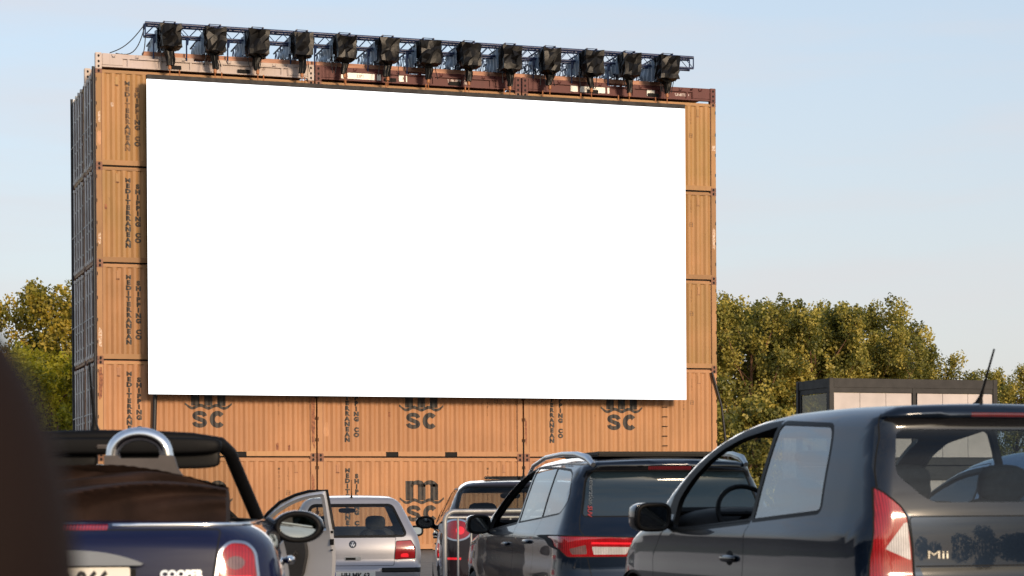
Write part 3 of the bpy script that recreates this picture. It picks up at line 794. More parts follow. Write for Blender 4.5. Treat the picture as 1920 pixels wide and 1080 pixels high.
for sg in (-1, 1):
    fx = (lambda p: p) if sg < 0 else mirror_x
    a = c.cut('reverse_light', 'y', rpoly(fx([(-.655,.935),(-.36,.93),(-.40,.877),(-.64,.877)]), .008), REAR, mat='clear_lens', thick=.02, ring=.005)
    b = c.cut('brake_strip', 'y', rpoly(fx([(-.66,.970),(-.335,.964),(-.34,.950),(-.66,.955)]), .003), REAR, mat='red_lit', thick=.02)
    d = c.cut('fog_light', 'y', rpoly(fx([(-.82,.92),(-.70,.95),(-.69,.88),(-.80,.878)]), .01), REAR, mat='smoke_lens', thick=.02)
    tl = c.cut('tail_light', 'y', rpoly(fx([(-.895,1.018),(-.69,1.012),(-.30,1.0),(-.385,.862),(-.83,.862),(-.89,.93)]), .014), REAR, mat='red_lens', thick=.02, ring=.007, ring_mat=2)
    for q in (a, b, d): q.parent = tl
tg = c.cut('tailgate', 'y', rpoly([(-.625,1.50),(-.715,1.16),(-.735,1.06),(-.70,1.0),(-.685,.86),(-.62,.55),(.62,.55),(.685,.86),(.70,1.0),(.735,1.06),(.715,1.16),(.625,1.50)], .02), REAR, ring=.006, ring_mat=2)
for sg, rng in ((-1, (-1.3,-.3)), (1, (.3,1.3))):
    for dp, hy, hz in (([(-.44,1.10),(.58,1.03),(.80,.86),(.82,.42),(-.42,.36)], -.22, .93), ([(-.455,1.103),(-1.24,1.145),(-1.2,.95),(-1.15,.7),(-.98,.47),(-.85,.36),(-.435,.36)], -1.02, .96)):
        d = c.cut('door', 'x', rpoly(dp, .02), rng, ring=.005, ring_mat=2)
        p = c.side(hy, hz, sg); m = MB(); m.super((p[0]+sg*.016, p[1], p[2]), (.02,.10,.018), 2.6); m.build('door_handle', 'p_graphite', d, 60)
c.paintin('z', rpoly([(-.5,-.1),(.5,-.1),(.5,-1.7),(-.5,-1.7)], .06), (1.3, 2.), 3)
le = c.letters('Generation', -.612, 1.36, .052, 'decal_grey', root, wx=.95, bold=.0, rot=radians(-100)); c.letters('SUV', -.645, 1.20, .046, 'decal_red', root, rot=radians(-100), bold=.001)
arches(c, (-1.31, 1.31), .37); c.body()
wheels(root, (-1.31, 1.31), .79, .34)
m = MB()
for sg in (-1, 1):
    m = MB(); m.tube([(sg*.635,.20,1.485),(sg*.64,-.05,1.575),(sg*.64,-.5,1.632),(sg*.635,-1.1,1.648),(sg*.625,-1.5,1.637),(sg*.61,-1.78,1.602),(sg*.60,-1.92,1.548)], [.013,.017,.019,.019,.022,.028,.019], 10); m.build('roof_rail', 'satin', root, 60)
m = MB(); m.box((-.50,-1.66,1.618),(.50,-.55,1.655),.012); m.build('sunroof', 'trim', root, 40)
seats(root, -.02, (-.38, .38), 1.28, rear=-.95); cabin_gear(root, 1.0, 1.1, .74, .5, 1.42)
for sg in (-1, 1): door_mirror(root, sg, .985, .62, 1.085, (.105,.085,.082), 'gloss_black', 3.2, foot=(.87,.66,1.03), up=-9)
place(root, 1275, 16.3, -12, 4.36)

# --- the plum grey people carrier behind the barrier
root = thing('people_carrier', 'dark plum grey car with oval tail lamps behind the steel crowd barrier', 'car')
c = Car('altea', root, 'p_plum')
c.cut('rear_window', 'y', rpoly([(-.60,1.44),(-.655,1.40),(-.70,1.22),(.70,1.22),(.655,1.40),(.60,1.44)], .04), REAR, mat='win_tint', ring=.02)
c.cut('windscreen', 'y', rpoly([(-.72,1.08),(.72,1.08),(.58,1.42),(-.58,1.42)], .05), (.05,1.6), mat='win', ring=.02)
c.both('rear_side_window', rpoly([(-1.62,1.24),(-.20,1.12),(-.20,1.43),(-1.35,1.42)], .05), mat='win_tint', ring=.015)
c.both('side_window', rpoly([(-.14,1.12),(.80,1.05),(.40,1.32),(-.14,1.43)], [.02,.03,.15,.02]), mat='win', ring=.015)
for sg in (-1, 1):
    el = lambda rx, rz, cx=-.70, cz=1.0: [(sg*-1*(cx + rx*cos(2*pi*i/28)), cz + rz*sin(2*pi*i/28)) for i in range(28)]
    a = c.cut('bulb_lens', 'y', el(.045, .042, -.67, .995), REAR, mat='red_lit', thick=.02)
    tl = c.cut('tail_light', 'y', el(.140, .098), REAR, mat='red_lens', thick=.02, ring=.018, ring_mat=4); a.parent = tl
    c.cut('reflector', 'y', rpoly([(sg*.82,.715),(sg*.66,.715),(sg*.66,.692),(sg*.82,.692)], .006), REAR, mat='red_lit', thick=.01)  # no lamp here: the lit lens adds a glow to the reflector
c.cut('tailgate', 'y', rpoly([(-.70,1.19),(-.56,1.10),(-.52,.95),(-.55,.75),(.55,.75),(.52,.95),(.56,1.10),(.70,1.19)], .03), REAR, ring=.006, ring_mat=2)
for sg, rng in ((-1, (-1.3,-.3)), (1, (.3,1.3))):
    d = c.cut('door', 'x', rpoly([(-.17,1.10),(.82,1.03),(.95,.8),(.90,.36),(-.15,.36)], .03), rng, ring=.006, ring_mat=2)
    p = c.side(0., .93, sg); m = MB(); m.super((p[0]+sg*.016, p[1], p[2]), (.02,.09,.018), 2.6); m.build('door_handle', 'p_plum', d, 60)
arches(c, (-1.29, 1.29), .35); c.body(); wheels(root, (-1.29, 1.29), .76, .32)
m = MB(); m.box((-.38,-1.20,1.528),(.38,-.72,1.562),.012); m.build('sunroof', 'gloss_black', root, 40)
antenna(root, (.02,-1.55,1.505), (.02,-1.62,1.93), .035)
seats(root, -.05, (-.37, .37), 1.27, rear=-.95); cabin_gear(root, 1.0, 1.06, .72, .45, 1.36)
for sg in (-1, 1): door_mirror(root, sg, .975, .55, 1.06, (.11,.09,.07), 'gloss_black', 2.3, foot=(.85,.6,1.0), up=-9)
place(root, 985, 22.5, -3.5, 4.28)

# --- silver hatchbacks
def hatch(root, paint, open_door=False, plate_txt=None, glassy='win', ang=47):
    c = Car('golf', root, paint)
    c.cut('rear_window', 'y', rpoly([(-.50,1.25),(-.665,.885),(.665,.885),(.50,1.25)], .05), REAR, mat='win', ring=.03)
    c.cut('windscreen', 'y', rpoly([(-.66,.97),(.66,.97),(.50,1.28),(-.50,1.28)], .05), (.0,1.6), mat='win', ring=.02)
    fwin = rpoly([(.77,.895),(.57,1.03),(.38,1.135),(.2,1.205),(.04,1.238),(-.165,1.258),(-.19,.91)], [.03,.1,.1,.1,.1,.03,.02])
    rwin = rpoly([(-.27,.935),(-1.35,.96),(-1.15,1.22),(-.25,1.255)], .04)
    c.both('rear_side_window', rwin, mat=glassy, ring=.015)
    dpoly = rpoly([(.84,.29),(.88,.84),(.74,.955),(.58,1.07),(.40,1.175),(.2,1.25),(.02,1.287),(-.20,1.305),(-.235,.9),(-.235,.31)], [.05,.05,.1,.1,.1,.1,.1,.03,.02,.05])
    for sg, rng in ((-1, (-1.3,-.3)), (1, (.3,1.3))):
        opened = open_door and sg > 0
        xf = None; pre = None
        if opened:
            pre = lambda V: np.stack([V[:,0] + .38*np.maximum(0, V[:,2]-.84), V[:,1], V[:,2]], 1)
            hp = Vector((.845, .86, 0)); xf = Matrix.Translation(hp) @ Matrix.Rotation(radians(ang), 4, 'Z') @ Matrix.Translation(-hp)
        fs = c.ringed('x', fwin, rng, .03, 0 if opened else 1)
        gw = shell(c.H, fs, 'side_window', [glassy, 'interior'], root, 0., -.015, xf=xf, pre=pre); remove(c.bm, fs)
        fs = c.ringed('x', dpoly, rng, .006, 2)
        d = shell(c.H, fs, 'door', c.slots, root, .055 if opened else .03, 0., inner=0 if opened else 5, xf=xf, pre=pre); remove(c.bm, fs); gw.parent = d
        p = c.side(-.08, .76, sg); h = MB(); h.super((p[0]+sg*.015, p[1], p[2]), (.02,.09,.018), 2.6)
        if opened: h.v = [tuple(xf @ Vector(v)) for v in h.v]
        h.build('door_handle', 'trim', d, 60)
        if opened:
            t = MB(); t.prism(rpoly([(.72,.34),(.76,.83),(.2,.84),(.10,.84),(.06,.66),(.12,.42),(.22,.34)], .06), 'x', .755, .80)
            t.box((.70,.16,.62),(.765,.5,.68),.02)
            t.v = [tuple(xf @ Vector(v)) for v in t.v]; t.build('door_lining', 'interior', d, 40)
            t = MB(); t.box((.79,-.245,.74),(.84,-.232,.80)); t.box((.80,-.245,.68),(.825,-.232,.695)); t.box((.80,-.245,.86),(.83,-.232,.885))
            t.v = [tuple(xf @ Vector(v)) for v in t.v]; t.build('door_latch', 'trim', d, None)
            # black weatherstrip round the window frame
            t = MB(); ws = [(.80,.915),(.74,.96),(.58,1.075),(.40,1.18),(.2,1.255),(.02,1.293),(-.205,1.31),(-.243,.9)]
            t.tube([tuple(pre(np.array([c.side(a, b, 1) + np.array([-.004, 0, 0])]))[0]) for a, b in [(y, min(z, 1.30)) for y, z in ws]], .016, 6)
            t.v = [tuple(xf @ Vector(v)) for v in t.v]; t.build('weatherstrip', 'trim', d, 60)
    for sg in (-1, 1):
        fx = (lambda p: p) if sg > 0 else mirror_x
        a = c.cut('bulb_lens', 'y', rpoly(fx([(.60,.605),(.71,.605),(.70,.655),(.61,.65)]), .02), REAR, mat='red_lit', thick=.02)
        tl = c.cut('tail_light', 'y', rpoly(fx([(.55,.805),(.735,.815),(.79,.72),(.785,.59),(.53,.58)]), .014), REAR, mat='red_lens', thick=.02, ring=.006, ring_mat=2); a.parent = tl
        c.paintin('y', rpoly(fx([(.36,.475),(.90,.475),(.90,.415),(.36,.415)]), .012), REAR, 1)
    b = c.cut('badge', 'y', [(.047*cos(2*pi*i/24), .77 + .047*sin(2*pi*i/24)) for i in range(24)], REAR, mat='gloss_black', off=.004)
    tg = c.cut('tailgate', 'y', rpoly([(-.545,.85),(-.535,.82),(-.515,.505),(.515,.505),(.535,.82),(.545,.85)], .02), REAR, ring=.006, ring_mat=2)
    b.parent = tg
    c.letters('V', 0, .786, .044, 'satin', b, out=.012); c.letters('W', 0, .756, .048, 'satin', b, out=.012)
    p = c.surf(0, .59); m = MB(); m.box((-.105,p[1]-.012,.562),(.105,p[1]+.02,.618),.010); h = m.build('tailgate_handle', 'satin', tg, 40)
    m = MB(); m.box((-.09,p[1]-.014,.574),(.035,p[1]-.010,.604)); m.build('grip_recess', 'gap', h, None)
    if plate_txt: plate(c, .315, .428, plate_txt, .54, 0.01)
    arches(c, (-1.25, 1.25), .335); c.body(); wheels(root, (-1.25, 1.25), .75, .305)
    seats(root, -.12, (-.36, .36), 1.11); seats(root, -1.0, (-.33, .33), .93); cabin_gear(root, .92, .95, .68, .36, 1.19)
    for sg in (-1, 1):
        if not (open_door and sg > 0): door_mirror(root, sg, .955, .60, .905, (.10,.075,.072), paint, 2.8, foot=(.82,.66,.88))
    antenna(root, (0,-1.62,1.355), (0,-1.72,1.58), .022)
    return c

root = thing('hatchback', 'silver hatchback with round tailgate badge seen squarely from behind below the wall', 'car')
hatch(root, 'p_silver', plate_txt='HH MK 63'); place(root, 661, 27.4, -6, 4.15)

root = thing('hatchback', 'silver car hidden by the open-top car except its wide open right door', 'car')
hatch(root, 'p_silver_light', open_door=True, ang=60); root.scale = (1.10,)*3; place(root, 184, 22.3, 5, 4.15*1.10)

root = thing('hatchback', 'pale blue grey car seen through the rear window of the compact hatchback', 'car')
hatch(root, 'p_pale', glassy='privacy'); place(root, 2345, 12.9, -18.5, 4.15); root.scale = (1.03,)*3

root = thing('van', 'pale van seen through the windscreen of the open-top car', 'van')
c = Car('van', root, 'p_white')
c.cut('rear_window', 'y', rpoly([(-.70,1.18),(.70,1.18),(.64,1.66),(-.64,1.66)], .05), REAR, mat='privacy', ring=.02)
c.cut('windscreen', 'y', rpoly([(-.74,1.22),(.74,1.22),(.66,1.68),(-.66,1.68)], .05), (.05,1.7), mat='win_tint', ring=.02)
c.both('side_window', rpoly([(.10,1.14),(1.15,1.14),(.62,1.60),(.10,1.64)], .05), mat='privacy', ring=.015)
c.both('rear_side_window', rpoly([(.02,1.16),(-1.9,1.18),(-1.8,1.62),(.02,1.64)], .05), mat='privacy', ring=.015)
for sg in (-1, 1): c.cut('tail_light', 'y', rpoly([(sg*.80,1.25),(sg*.74,1.25),(sg*.72,.75),(sg*.86,.75)], .02), REAR, mat='red_lens', thick=.02, ring=.006)
c.cut('tailgate', 'y', rpoly([(-.68,1.14),(-.68,.5),(.68,.5),(.68,1.14)], .03), REAR, ring=.006, ring_mat=2)
arches(c, (-1.4, 1.4), .36); c.body(); wheels(root, (-1.4, 1.4), .76, .33)
seats(root, .2, (-.4, .4), 1.35); cabin_gear(root, 1.2, 1.2, .72, .7, 1.55)
for sg in (-1, 1): door_mirror(root, sg, 1.0, .95, 1.15, (.10,.08,.11), 'trim', 3, foot=(.87,1.0,1.1))
place(root, 95, 27.5, -7, 4.6)

# --- the open-top car on the left
root = thing('open_top_car', 'dark blue open-top car with chrome roll hoops and folded brown cloth roof', 'car')
c = Car('mini', root, 'p_blue')
op = rpoly([(-.655,-1.46),(.655,-1.46),(.685,.36),(.60,.64),(-.60,.64),(-.685,.36)], .06)
for f in clip(c.bm, 'z', offset(op, .02), (.7, 1.3)): f.material_index = 1
remove(c.bm, clip(c.bm, 'z', op, (.7, 1.3)))
c.cut('third_brake_light', 'y', rpoly([(-.17,.918),(.17,.918),(.17,.942),(-.17,.942)], .008), REAR, mat='red_lens', thick=.02)
for sg in (-1, 1):
    fx = (lambda p: p) if sg > 0 else mirror_x
    a = c.cut('bulb_lens', 'y', [(sg*(.655 + .034*cos(2*pi*i/20)), .79 + .026*sin(2*pi*i/20)) for i in range(20)], REAR, mat='smoke_lens', thick=.02)
    b = c.cut('bulb_lens', 'y', rpoly(fx([(.595,.74),(.725,.74),(.73,.69),(.585,.69)]), .02), REAR, mat='red_lit', thick=.02)
    tl = c.cut('tail_light', 'y', rpoly(fx([(.572,.66),(.60,.835),(.632,.866),(.690,.862),(.722,.83),(.742,.66),(.72,.57),(.585,.57)]), .025), REAR, mat='red_lens', thick=.02, ring=.010, ring_mat=4); a.parent = tl; b.parent = tl
bl = c.cut('boot_lid', 'y', rpoly([(-.592,.915),(-.558,.70),(-.55,.58),(.55,.58),(.558,.70),(.592,.915)], .015), REAR, ring=.006, ring_mat=2)
for sg, rng in ((-1, (-1.3,-.3)), (1, (.3,1.3))):
    d = c.cut('door', 'x', rpoly([(.56,.92),(.66,.6),(.60,.32),(-.45,.32),(-.55,.6),(-.56,.92)], .03), rng, ring=.006, ring_mat=2)
    p = c.side(-.33, .765, sg); m = MB(); m.super((p[0]+sg*.022, p[1], p[2]), (.024,.085,.021), 2.3); m.tube([(p[0]-.01*sg, p[1]+.05, p[2]), (p[0]+sg*.02, p[1]+.05, p[2])], .012); m.build('door_handle', 'chrome', d, 60)
c.letters('COOPER', .45, .748, .040, 'chrome', bl, wx=1.0, bold=.002, out=.012, name='badge')
p = c.surf(0, .82); yy = p[1]
m = MB(); arc = [(-.312 + .624*i/20, .792 + .052*(1 - abs(2*i/20-1)**2.6)) for i in range(21)]
m.prism(arc[::-1] + [(-.30,.785)] + [(.30,.785)], 'y', yy-.045, yy+.02); hl = m.build('boot_handle', 'satin', bl, 50)
m = MB(); m.box((-.30,yy-.012,.645),(.30,yy+.03,.79),.02); m.build('plate_recess', 'gap', bl, 40)
plate(c, .665, .778, 'HH P 066', .52, 0., yy-.022)
# bright strip round the waist
def strip_pts(sg):
    pts = [c.H.hit(np.array([[x*sg, -1.1, .934]]), np.array([[0, -1., 0]]))[0] for x in np.linspace(.185, .52, 8)]
    for a in np.linspace(8, 82, 12):
        t = radians(a); pts.append(c.H.hit(np.array([[sg*.52, -1.4, .934]]), np.array([[sg*sin(t), -cos(t), 0]]))[0])
    pts += [c.side(y, .934, sg) for y in np.linspace(-1.35, .6, 16)]
    return [tuple(q) for q in pts]
for sg in (-1, 1):
    m = MB(); m.tube(strip_pts(sg), .010, 6); m.build('waist_strip', 'chrome', root, 60)
arches(c, (-1.2, 1.27), .335); c.body(); wheels(root, (-1.2, 1.27), .73, .30)
# windscreen frame: posts, header, glass, visors
def wf(t):  # half frame path, t 0 (post foot) .. 1 (centre of header)
    P_ = [(.705,.62,.90),(.655,.44,1.03),(.605,.26,1.16),(.57,.12,1.255),(.53,.05,1.295),(.40,.02,1.315),(.2,.005,1.325),(0,0,1.328)]
    s = t*(len(P_)-1); i = min(int(s), len(P_)-2); f = s-i
    return np.array(P_[i])*(1-f) + np.array(P_[i+1])*f
path = [wf(t) for t in np.linspace(0, 1, 22)]; path = path + [p*np.array([-1, 1, 1]) for p in path[::-1][1:]]
m = MB(); rs = [.036]*len(path)
m.tube(path, .032, 12); m.build('windscreen_frame', 'header', root, 60)
m = MB(); m.super((0,-.005,1.285), (.54,.05,.040), 5.); hd = m.build('windscreen_header', 'header', root, 60)
m = MB(); m.box((-.03,-.075,1.272),(.06,-.05,1.290),.008); m.build('roof_latch', 'grey_plastic', hd, 40)
for x0, x1 in ((-.53,-.03), (.03,.53)):
    m = MB(); m.super(((x0+x1)/2,.03,1.232), ((x1-x0)/2,.02,.052), 5.); m.build('sun_visor', 'trim', root, 60)
gp = [wf(t) + np.array([-.012, .0, 0]) for t in np.linspace(.0, 1, 16)]; gl_ = gp + [p*np.array([-1, 1, 1]) for p in gp[::-1][1:]]
m = MB(); foot = [(.70*cos(pi*i/12), .62 + .10*sin(pi*i/12), .905) for i in range(1, 12)]
pts = gl_ ; cn = (0, .45, 1.08); allp = pts + [(-f[0]*-1 if False else f[0]*-1, f[1], f[2]) for f in foot]
m.add([cn] + allp, [(0, i+1, (i+1) % len(allp) + 1) for i in range(len(allp))]); m.build('windscreen', 'win', root, 60)
m = MB(); m.super((-.16,.16,1.175), (.11,.022,.034), 3.2); m.tube([(-.16,.16,1.19),(-.15,.10,1.27)], .014); m.build('rear_view_mirror', 'trim', root, 60)
antenna(root, (-.04,.03,1.335), (-.055,-.08,1.665), .040)
for sg in (-1, 1):
    door_mirror(root, sg, .885, .40, .905, (.125,.075,.080), 'gloss_black', 2.05, foot=(.735,.47,.93), glass_in=.80, up=.8)
    hx = .215 if sg > 0 else -.36
    m = MB(); arcp = [(hx + .112*cos(pi*i/20), -.70, 1.235 + .082*sin(pi*i/20)) for i in range(21)]
    arcp = [(hx+.116, -.70, 1.215)] + arcp + [(hx-.116, -.70, 1.215)]
    m.tube(arcp, .030, 14); hp_ = m.build('roll_hoop', 'chrome', root, 60)
    o_ = [(-.146,1.225),(-.150,.94),(.30,.94),(.285,1.075),(.20,1.12),(.165,1.16),(.146,1.225),(.085,1.225),(.083,1.212),(-.083,1.212),(-.085,1.225)]
    m = MB(); m.prism(rpoly([(hx + sg*a, b) for a, b in o_], [.01,.02,.02,.05,.05,.03,.01,.005,.005,.005,.005]), 'y', -.745, -.655); m.build('hoop_cover', 'grey_plastic', hp_, 40)
seats(root, -.28, (-.36, .36), 1.10, cush=.38)
m = MB(); m.super((0,-.72,.62), (.60,.14,.30), 4.); m.build('rear_bench', 'seat', root, 60)
d_ = MB(); d_.super((0,.62,.82), (.62,.20,.13), 4.); d_.build('dashboard', 'interior', root, 60)
m = MB(); m.tube([(-.36 + .18*cos(2*pi*i/28), .28 + .08*sin(2*pi*i/28), .88 + .15*sin(2*pi*i/28)) for i in range(29)], .015, 7); m.tube([(-.53,.28,.88),(-.19,.28,.88)], .016, 6); m.tube([(-.36,.28,.88),(-.36,.50,.82)], .02, 6); m.build('steering_wheel', 'trim', root, 50)
m = MB(); m.box((-.62,-1.45,.28),(.62,.62,.34)); m.build('cabin_floor', 'interior', root, None)
# folded cloth roof: a thick roll of folds lying behind the cabin
def roof_fold(u, v):
    x = -.605 + 1.21*u; ex = abs(2*u-1)
    h = .208*(1 - .26*ex**2.6); a = pi*v
    d = v - .42 - .34*u                                   # long slanting creases on the side facing backwards
    cre = .075*(.5 - abs(sin(7.5*d + .6))**.7) + .022*sin(31*d - 4*u) + .012*sin(9*u + 2)
    lip = .020*math.exp(-((v-.44)/.035)**2)               # hemmed edge along the top
    y = -1.18 - .285*cos(a)*(1 - .10*ex**4) - cre*1.5*sin(a)**.3 - .8*lip; z = .935 + h*(sin(a)**.5) + cre*.55*sin(a) + lip
    return (x, y, z)
m = MB(); m.grid(roof_fold, 64, 80)
for u in (0., 1.):
    b0 = len(m.v); ring = [roof_fold(u, j/80) for j in range(81)]; m.add(ring, [tuple(range(81)) if u else tuple(range(80, -1, -1))])
m.build('folded_roof', 'soft_top', root, 70)
place(root, 110, 8.2, -5.4, 3.7)
# ---------------------------------------------------------------- container wall
PITCH, CL, CW = 2.6313, 6.058, 2.438
BAY = 18.2847/3
def corr(x):
    """side sheet profile: 0 on the ridges, .036 in the troughs"""
    t = ((x - .17) % .2775)
    if t < .070: return 0.
    if t < .139: return .036*(t-.070)/.069
    if t < .209: return .036
    return .036*(1 - (t-.209)/.0685)
def corr_breaks(x0, x1):
    out = []; k = math.floor((x0-.17)/.2775)
    while .17 + k*.2775 < x1:
        out += [.17 + k*.2775 + d for d in (0., .070, .139, .209)]; k += 1
    return [b for b in out if x0 < b < x1]
PY = .014  # the sheet stands this far behind the posts

def sheet(x0, x1, z0, z1, fn):
    xs = [x0] + corr_breaks(x0, x1) + [x1]; m = MB()
    vs = []; 
    for x in xs: d = corr(x); vs += [fn(x, d, z0), fn(x, d, z1)]
    m.add(vs, [(2*i, 2*i+2, 2*i+3, 2*i+1) for i in range(len(xs)-1)]); return m

def stencil(rows, name, mat, parent, dy=.004):
    """rows: (text, x, z, size, wx, bold); painted on to the folds of the sheet"""
    bm = bmesh.new()
    for t, x, z, s, wx, bo in rows:
        vs, fs = text_geo(t, s, bo, wx); bv = [bm.verts.new((a+x, 0, b+z)) for a, b in vs]
        for f in fs:
            try: bm.faces.new([bv[i] for i in f])
            except ValueError: pass
    return wrap(bm, name, mat, parent, dy)
def wrap(bm, name, mat, parent, dy=.004):
    xs = [v.co.x for v in bm.verts]
    for b in corr_breaks(min(xs), max(xs)):
        bmesh.ops.bisect_plane(bm, geom=list(bm.verts)+list(bm.edges)+list(bm.faces), dist=1e-6, plane_co=(b,0,0), plane_no=(1,0,0))
    for v in bm.verts: v.co.y = PY + corr(v.co.x) - dy
    bmesh.ops.recalc_face_normals(bm, faces=bm.faces)
    me = bpy.data.meshes.new(name); bm.to_mesh(me); bm.free(); me.materials.append(M[mat]); return link(bpy.data.objects.new(name, me), parent)

def casting_mesh():
    m = MB(); m.box((0,0,0), (.178,.162,.118), .008)
    m.mat(1)
    for x, r in ((.089, .032),):
        m.add([(x + r*cos(2*pi*i/14), -.003, .059 + r*1.25*sin(2*pi*i/14)) for i in range(14)], [tuple(range(14))])
    m.add([(-.003, .081 + .032*cos(2*pi*i/14), .059 + .040*sin(2*pi*i/14)) for i in range(14)], [tuple(range(13, -1, -1))])
    m.add([(.181, .081 + .032*cos(2*pi*i/14), .059 + .040*sin(2*pi*i/14)) for i in range(14)], [tuple(range(14))])
    return m.mesh('corner_casting', ['ochre_rust', 'black_void'], 30)
CAST = casting_mesh()

def build_container(doors, front_detail=True):
    r = thing('shipping_container', 'x', 'container')
    f = MB(); zt, zb = 2.588, .036
    for x in (.004, CL-.154):
        for y in (.004, CW-.134): f.box((x,y,.112), (x+.15,y+.13,2.52), .006)
    f.box((.15,.010,2.525), (CL-.15,.075,zt), .006); f.box((.15,CW-.075,2.525), (CL-.15,CW-.010,zt), .006)
    for y0, y1 in ((.006,.056), (CW-.056,CW-.006)):
        for x0, x1 in ((.15,1.98), (2.34,3.72), (4.08,CL-.15)): f.box((x0,y0,zb), (x1,y1,.172), .004)
        for x0, x1 in ((1.98,2.34), (3.72,4.08)): f.box((x0,y0,.160), (x1,y1,.172))
    f.box((.006,.13,2.50), (.075,CW-.13,zt), .006); f.box((.006,.13,zb), (.075,CW-.13,.17), .006)
    f.box((CL-.075,.13,2.50), (CL-.006,CW-.13,zt), .006); f.box((CL-.075,.13,zb), (CL-.006,CW-.13,.17), .006)
    f.build('frame', 'ochre', r, 30)
    for x in (1.98, 3.72):
        p = MB(); p.box((x+.002,.03,.038), (x+.358,.056,.159)); p.build('fork_pocket', 'black_void', r, None)
    s = sheet(.15, CL-.15, .168, 2.53, lambda x, d, z: (x, PY+d, z)); s.build('side_panel', 'ochre', r, None, recalc=False)
    s = sheet(.15, CL-.15, .168, 2.53, lambda x, d, z: (CL-x, CW-PY-d, z)); s.build('side_panel', 'ochre', r, None, recalc=False)
    t = MB(); t.box((.077,.077,2.535), (CL-.077,CW-.077,2.627)); t.build('roof_panel', 'ochre', r, None)
    t = MB(); t.box((.077,.058,.002), (CL-.077,CW-.058,.16)); t.build('floor_panel', 'black_void', r, None)
    s = sheet(.17, CW-.13, .168, 2.51, lambda x, d, z: (CL-.016-d, x, z)); s.build('end_panel', 'ochre', r, None, recalc=False)
    for x in (0, CL-.178):
        for y in (0, CW-.162):
            for z in (0, PITCH-.118):
                o = link(bpy.data.objects.new('corner_casting', CAST), r); o.location = (x, y, z)
    # edge marks where the side sheet meets the post
    for x in (.158, CL-.166):
        g = MB(); g.box((x,.0105,.175), (x+.008,.0145,2.52)); g.build('seam', 'ochre_rust', r, None)
    for z in (.45, 1.05, 1.65, 2.3):
        for x in (.012, CL-.03):
            h = MB(); h.box((x,-.006,z), (x+.018,.006,z+.09)); h.build('lashing_bar', 'black_void', r, None)
    for x in (.53, CL-.62):
        v = MB(); v.box((x,PY-.012,2.22), (x+.085,PY+.02,2.44), .01); v.build('vent', 'ochre', r, 30)
        v2 = MB(); v2.box((x-.012,PY-.004,2.20), (x+.097,PY+.018,2.215)); v2.build('vent_shadow_gap', 'ochre_rust', r, None)
    if doors:
        for y0, y1 in ((.135,1.212), (1.226,CW-.135)):
            d = MB(); d.box((.030,y0,.175), (.075,y1,2.495), .006)
            for k in range(4):
                yy = y0 + .12 + k*.25; d.box((.018,yy,.26), (.031,yy+.10,2.40), .004)
            do = d.build('door', 'door', r, 30)
            for yy in (y0+.26, y1-.26):
                b = MB(); b.tube([(-.022,yy,.10),(-.022,yy,2.56)], .022, 8)
                for z in (.12, 2.50): b.box((-.05,yy-.05,z), (.02,yy+.05,z+.09), .004)
                for z in (.5, 1.0, 1.9): b.box((-.035,yy-.045,z), (.02,yy+.045,z+.05), .004)
                b.tube([(-.04,yy,1.22),(-.05,yy+.22,1.20),(-.045,yy+.36,1.20)], .014, 6)
                b.build('locking_bar', 'galv', do, 50)
            hg = MB()
            ye = y0 if y0 < 1 else y1
            for z in (.35, .95, 1.6, 2.25): hg.box((-.004,ye-.05,z), (.032,ye+.05,z+.07), .004)
            hg.build('hinge', 'ochre_rust', do, 30)
    else:
        s = sheet(.17, CW-.13, .168, 2.51, lambda x, d, z: (.016+d, CW-x, z)); s.build('end_panel', 'ochre', r, None, recalc=False)
    return r

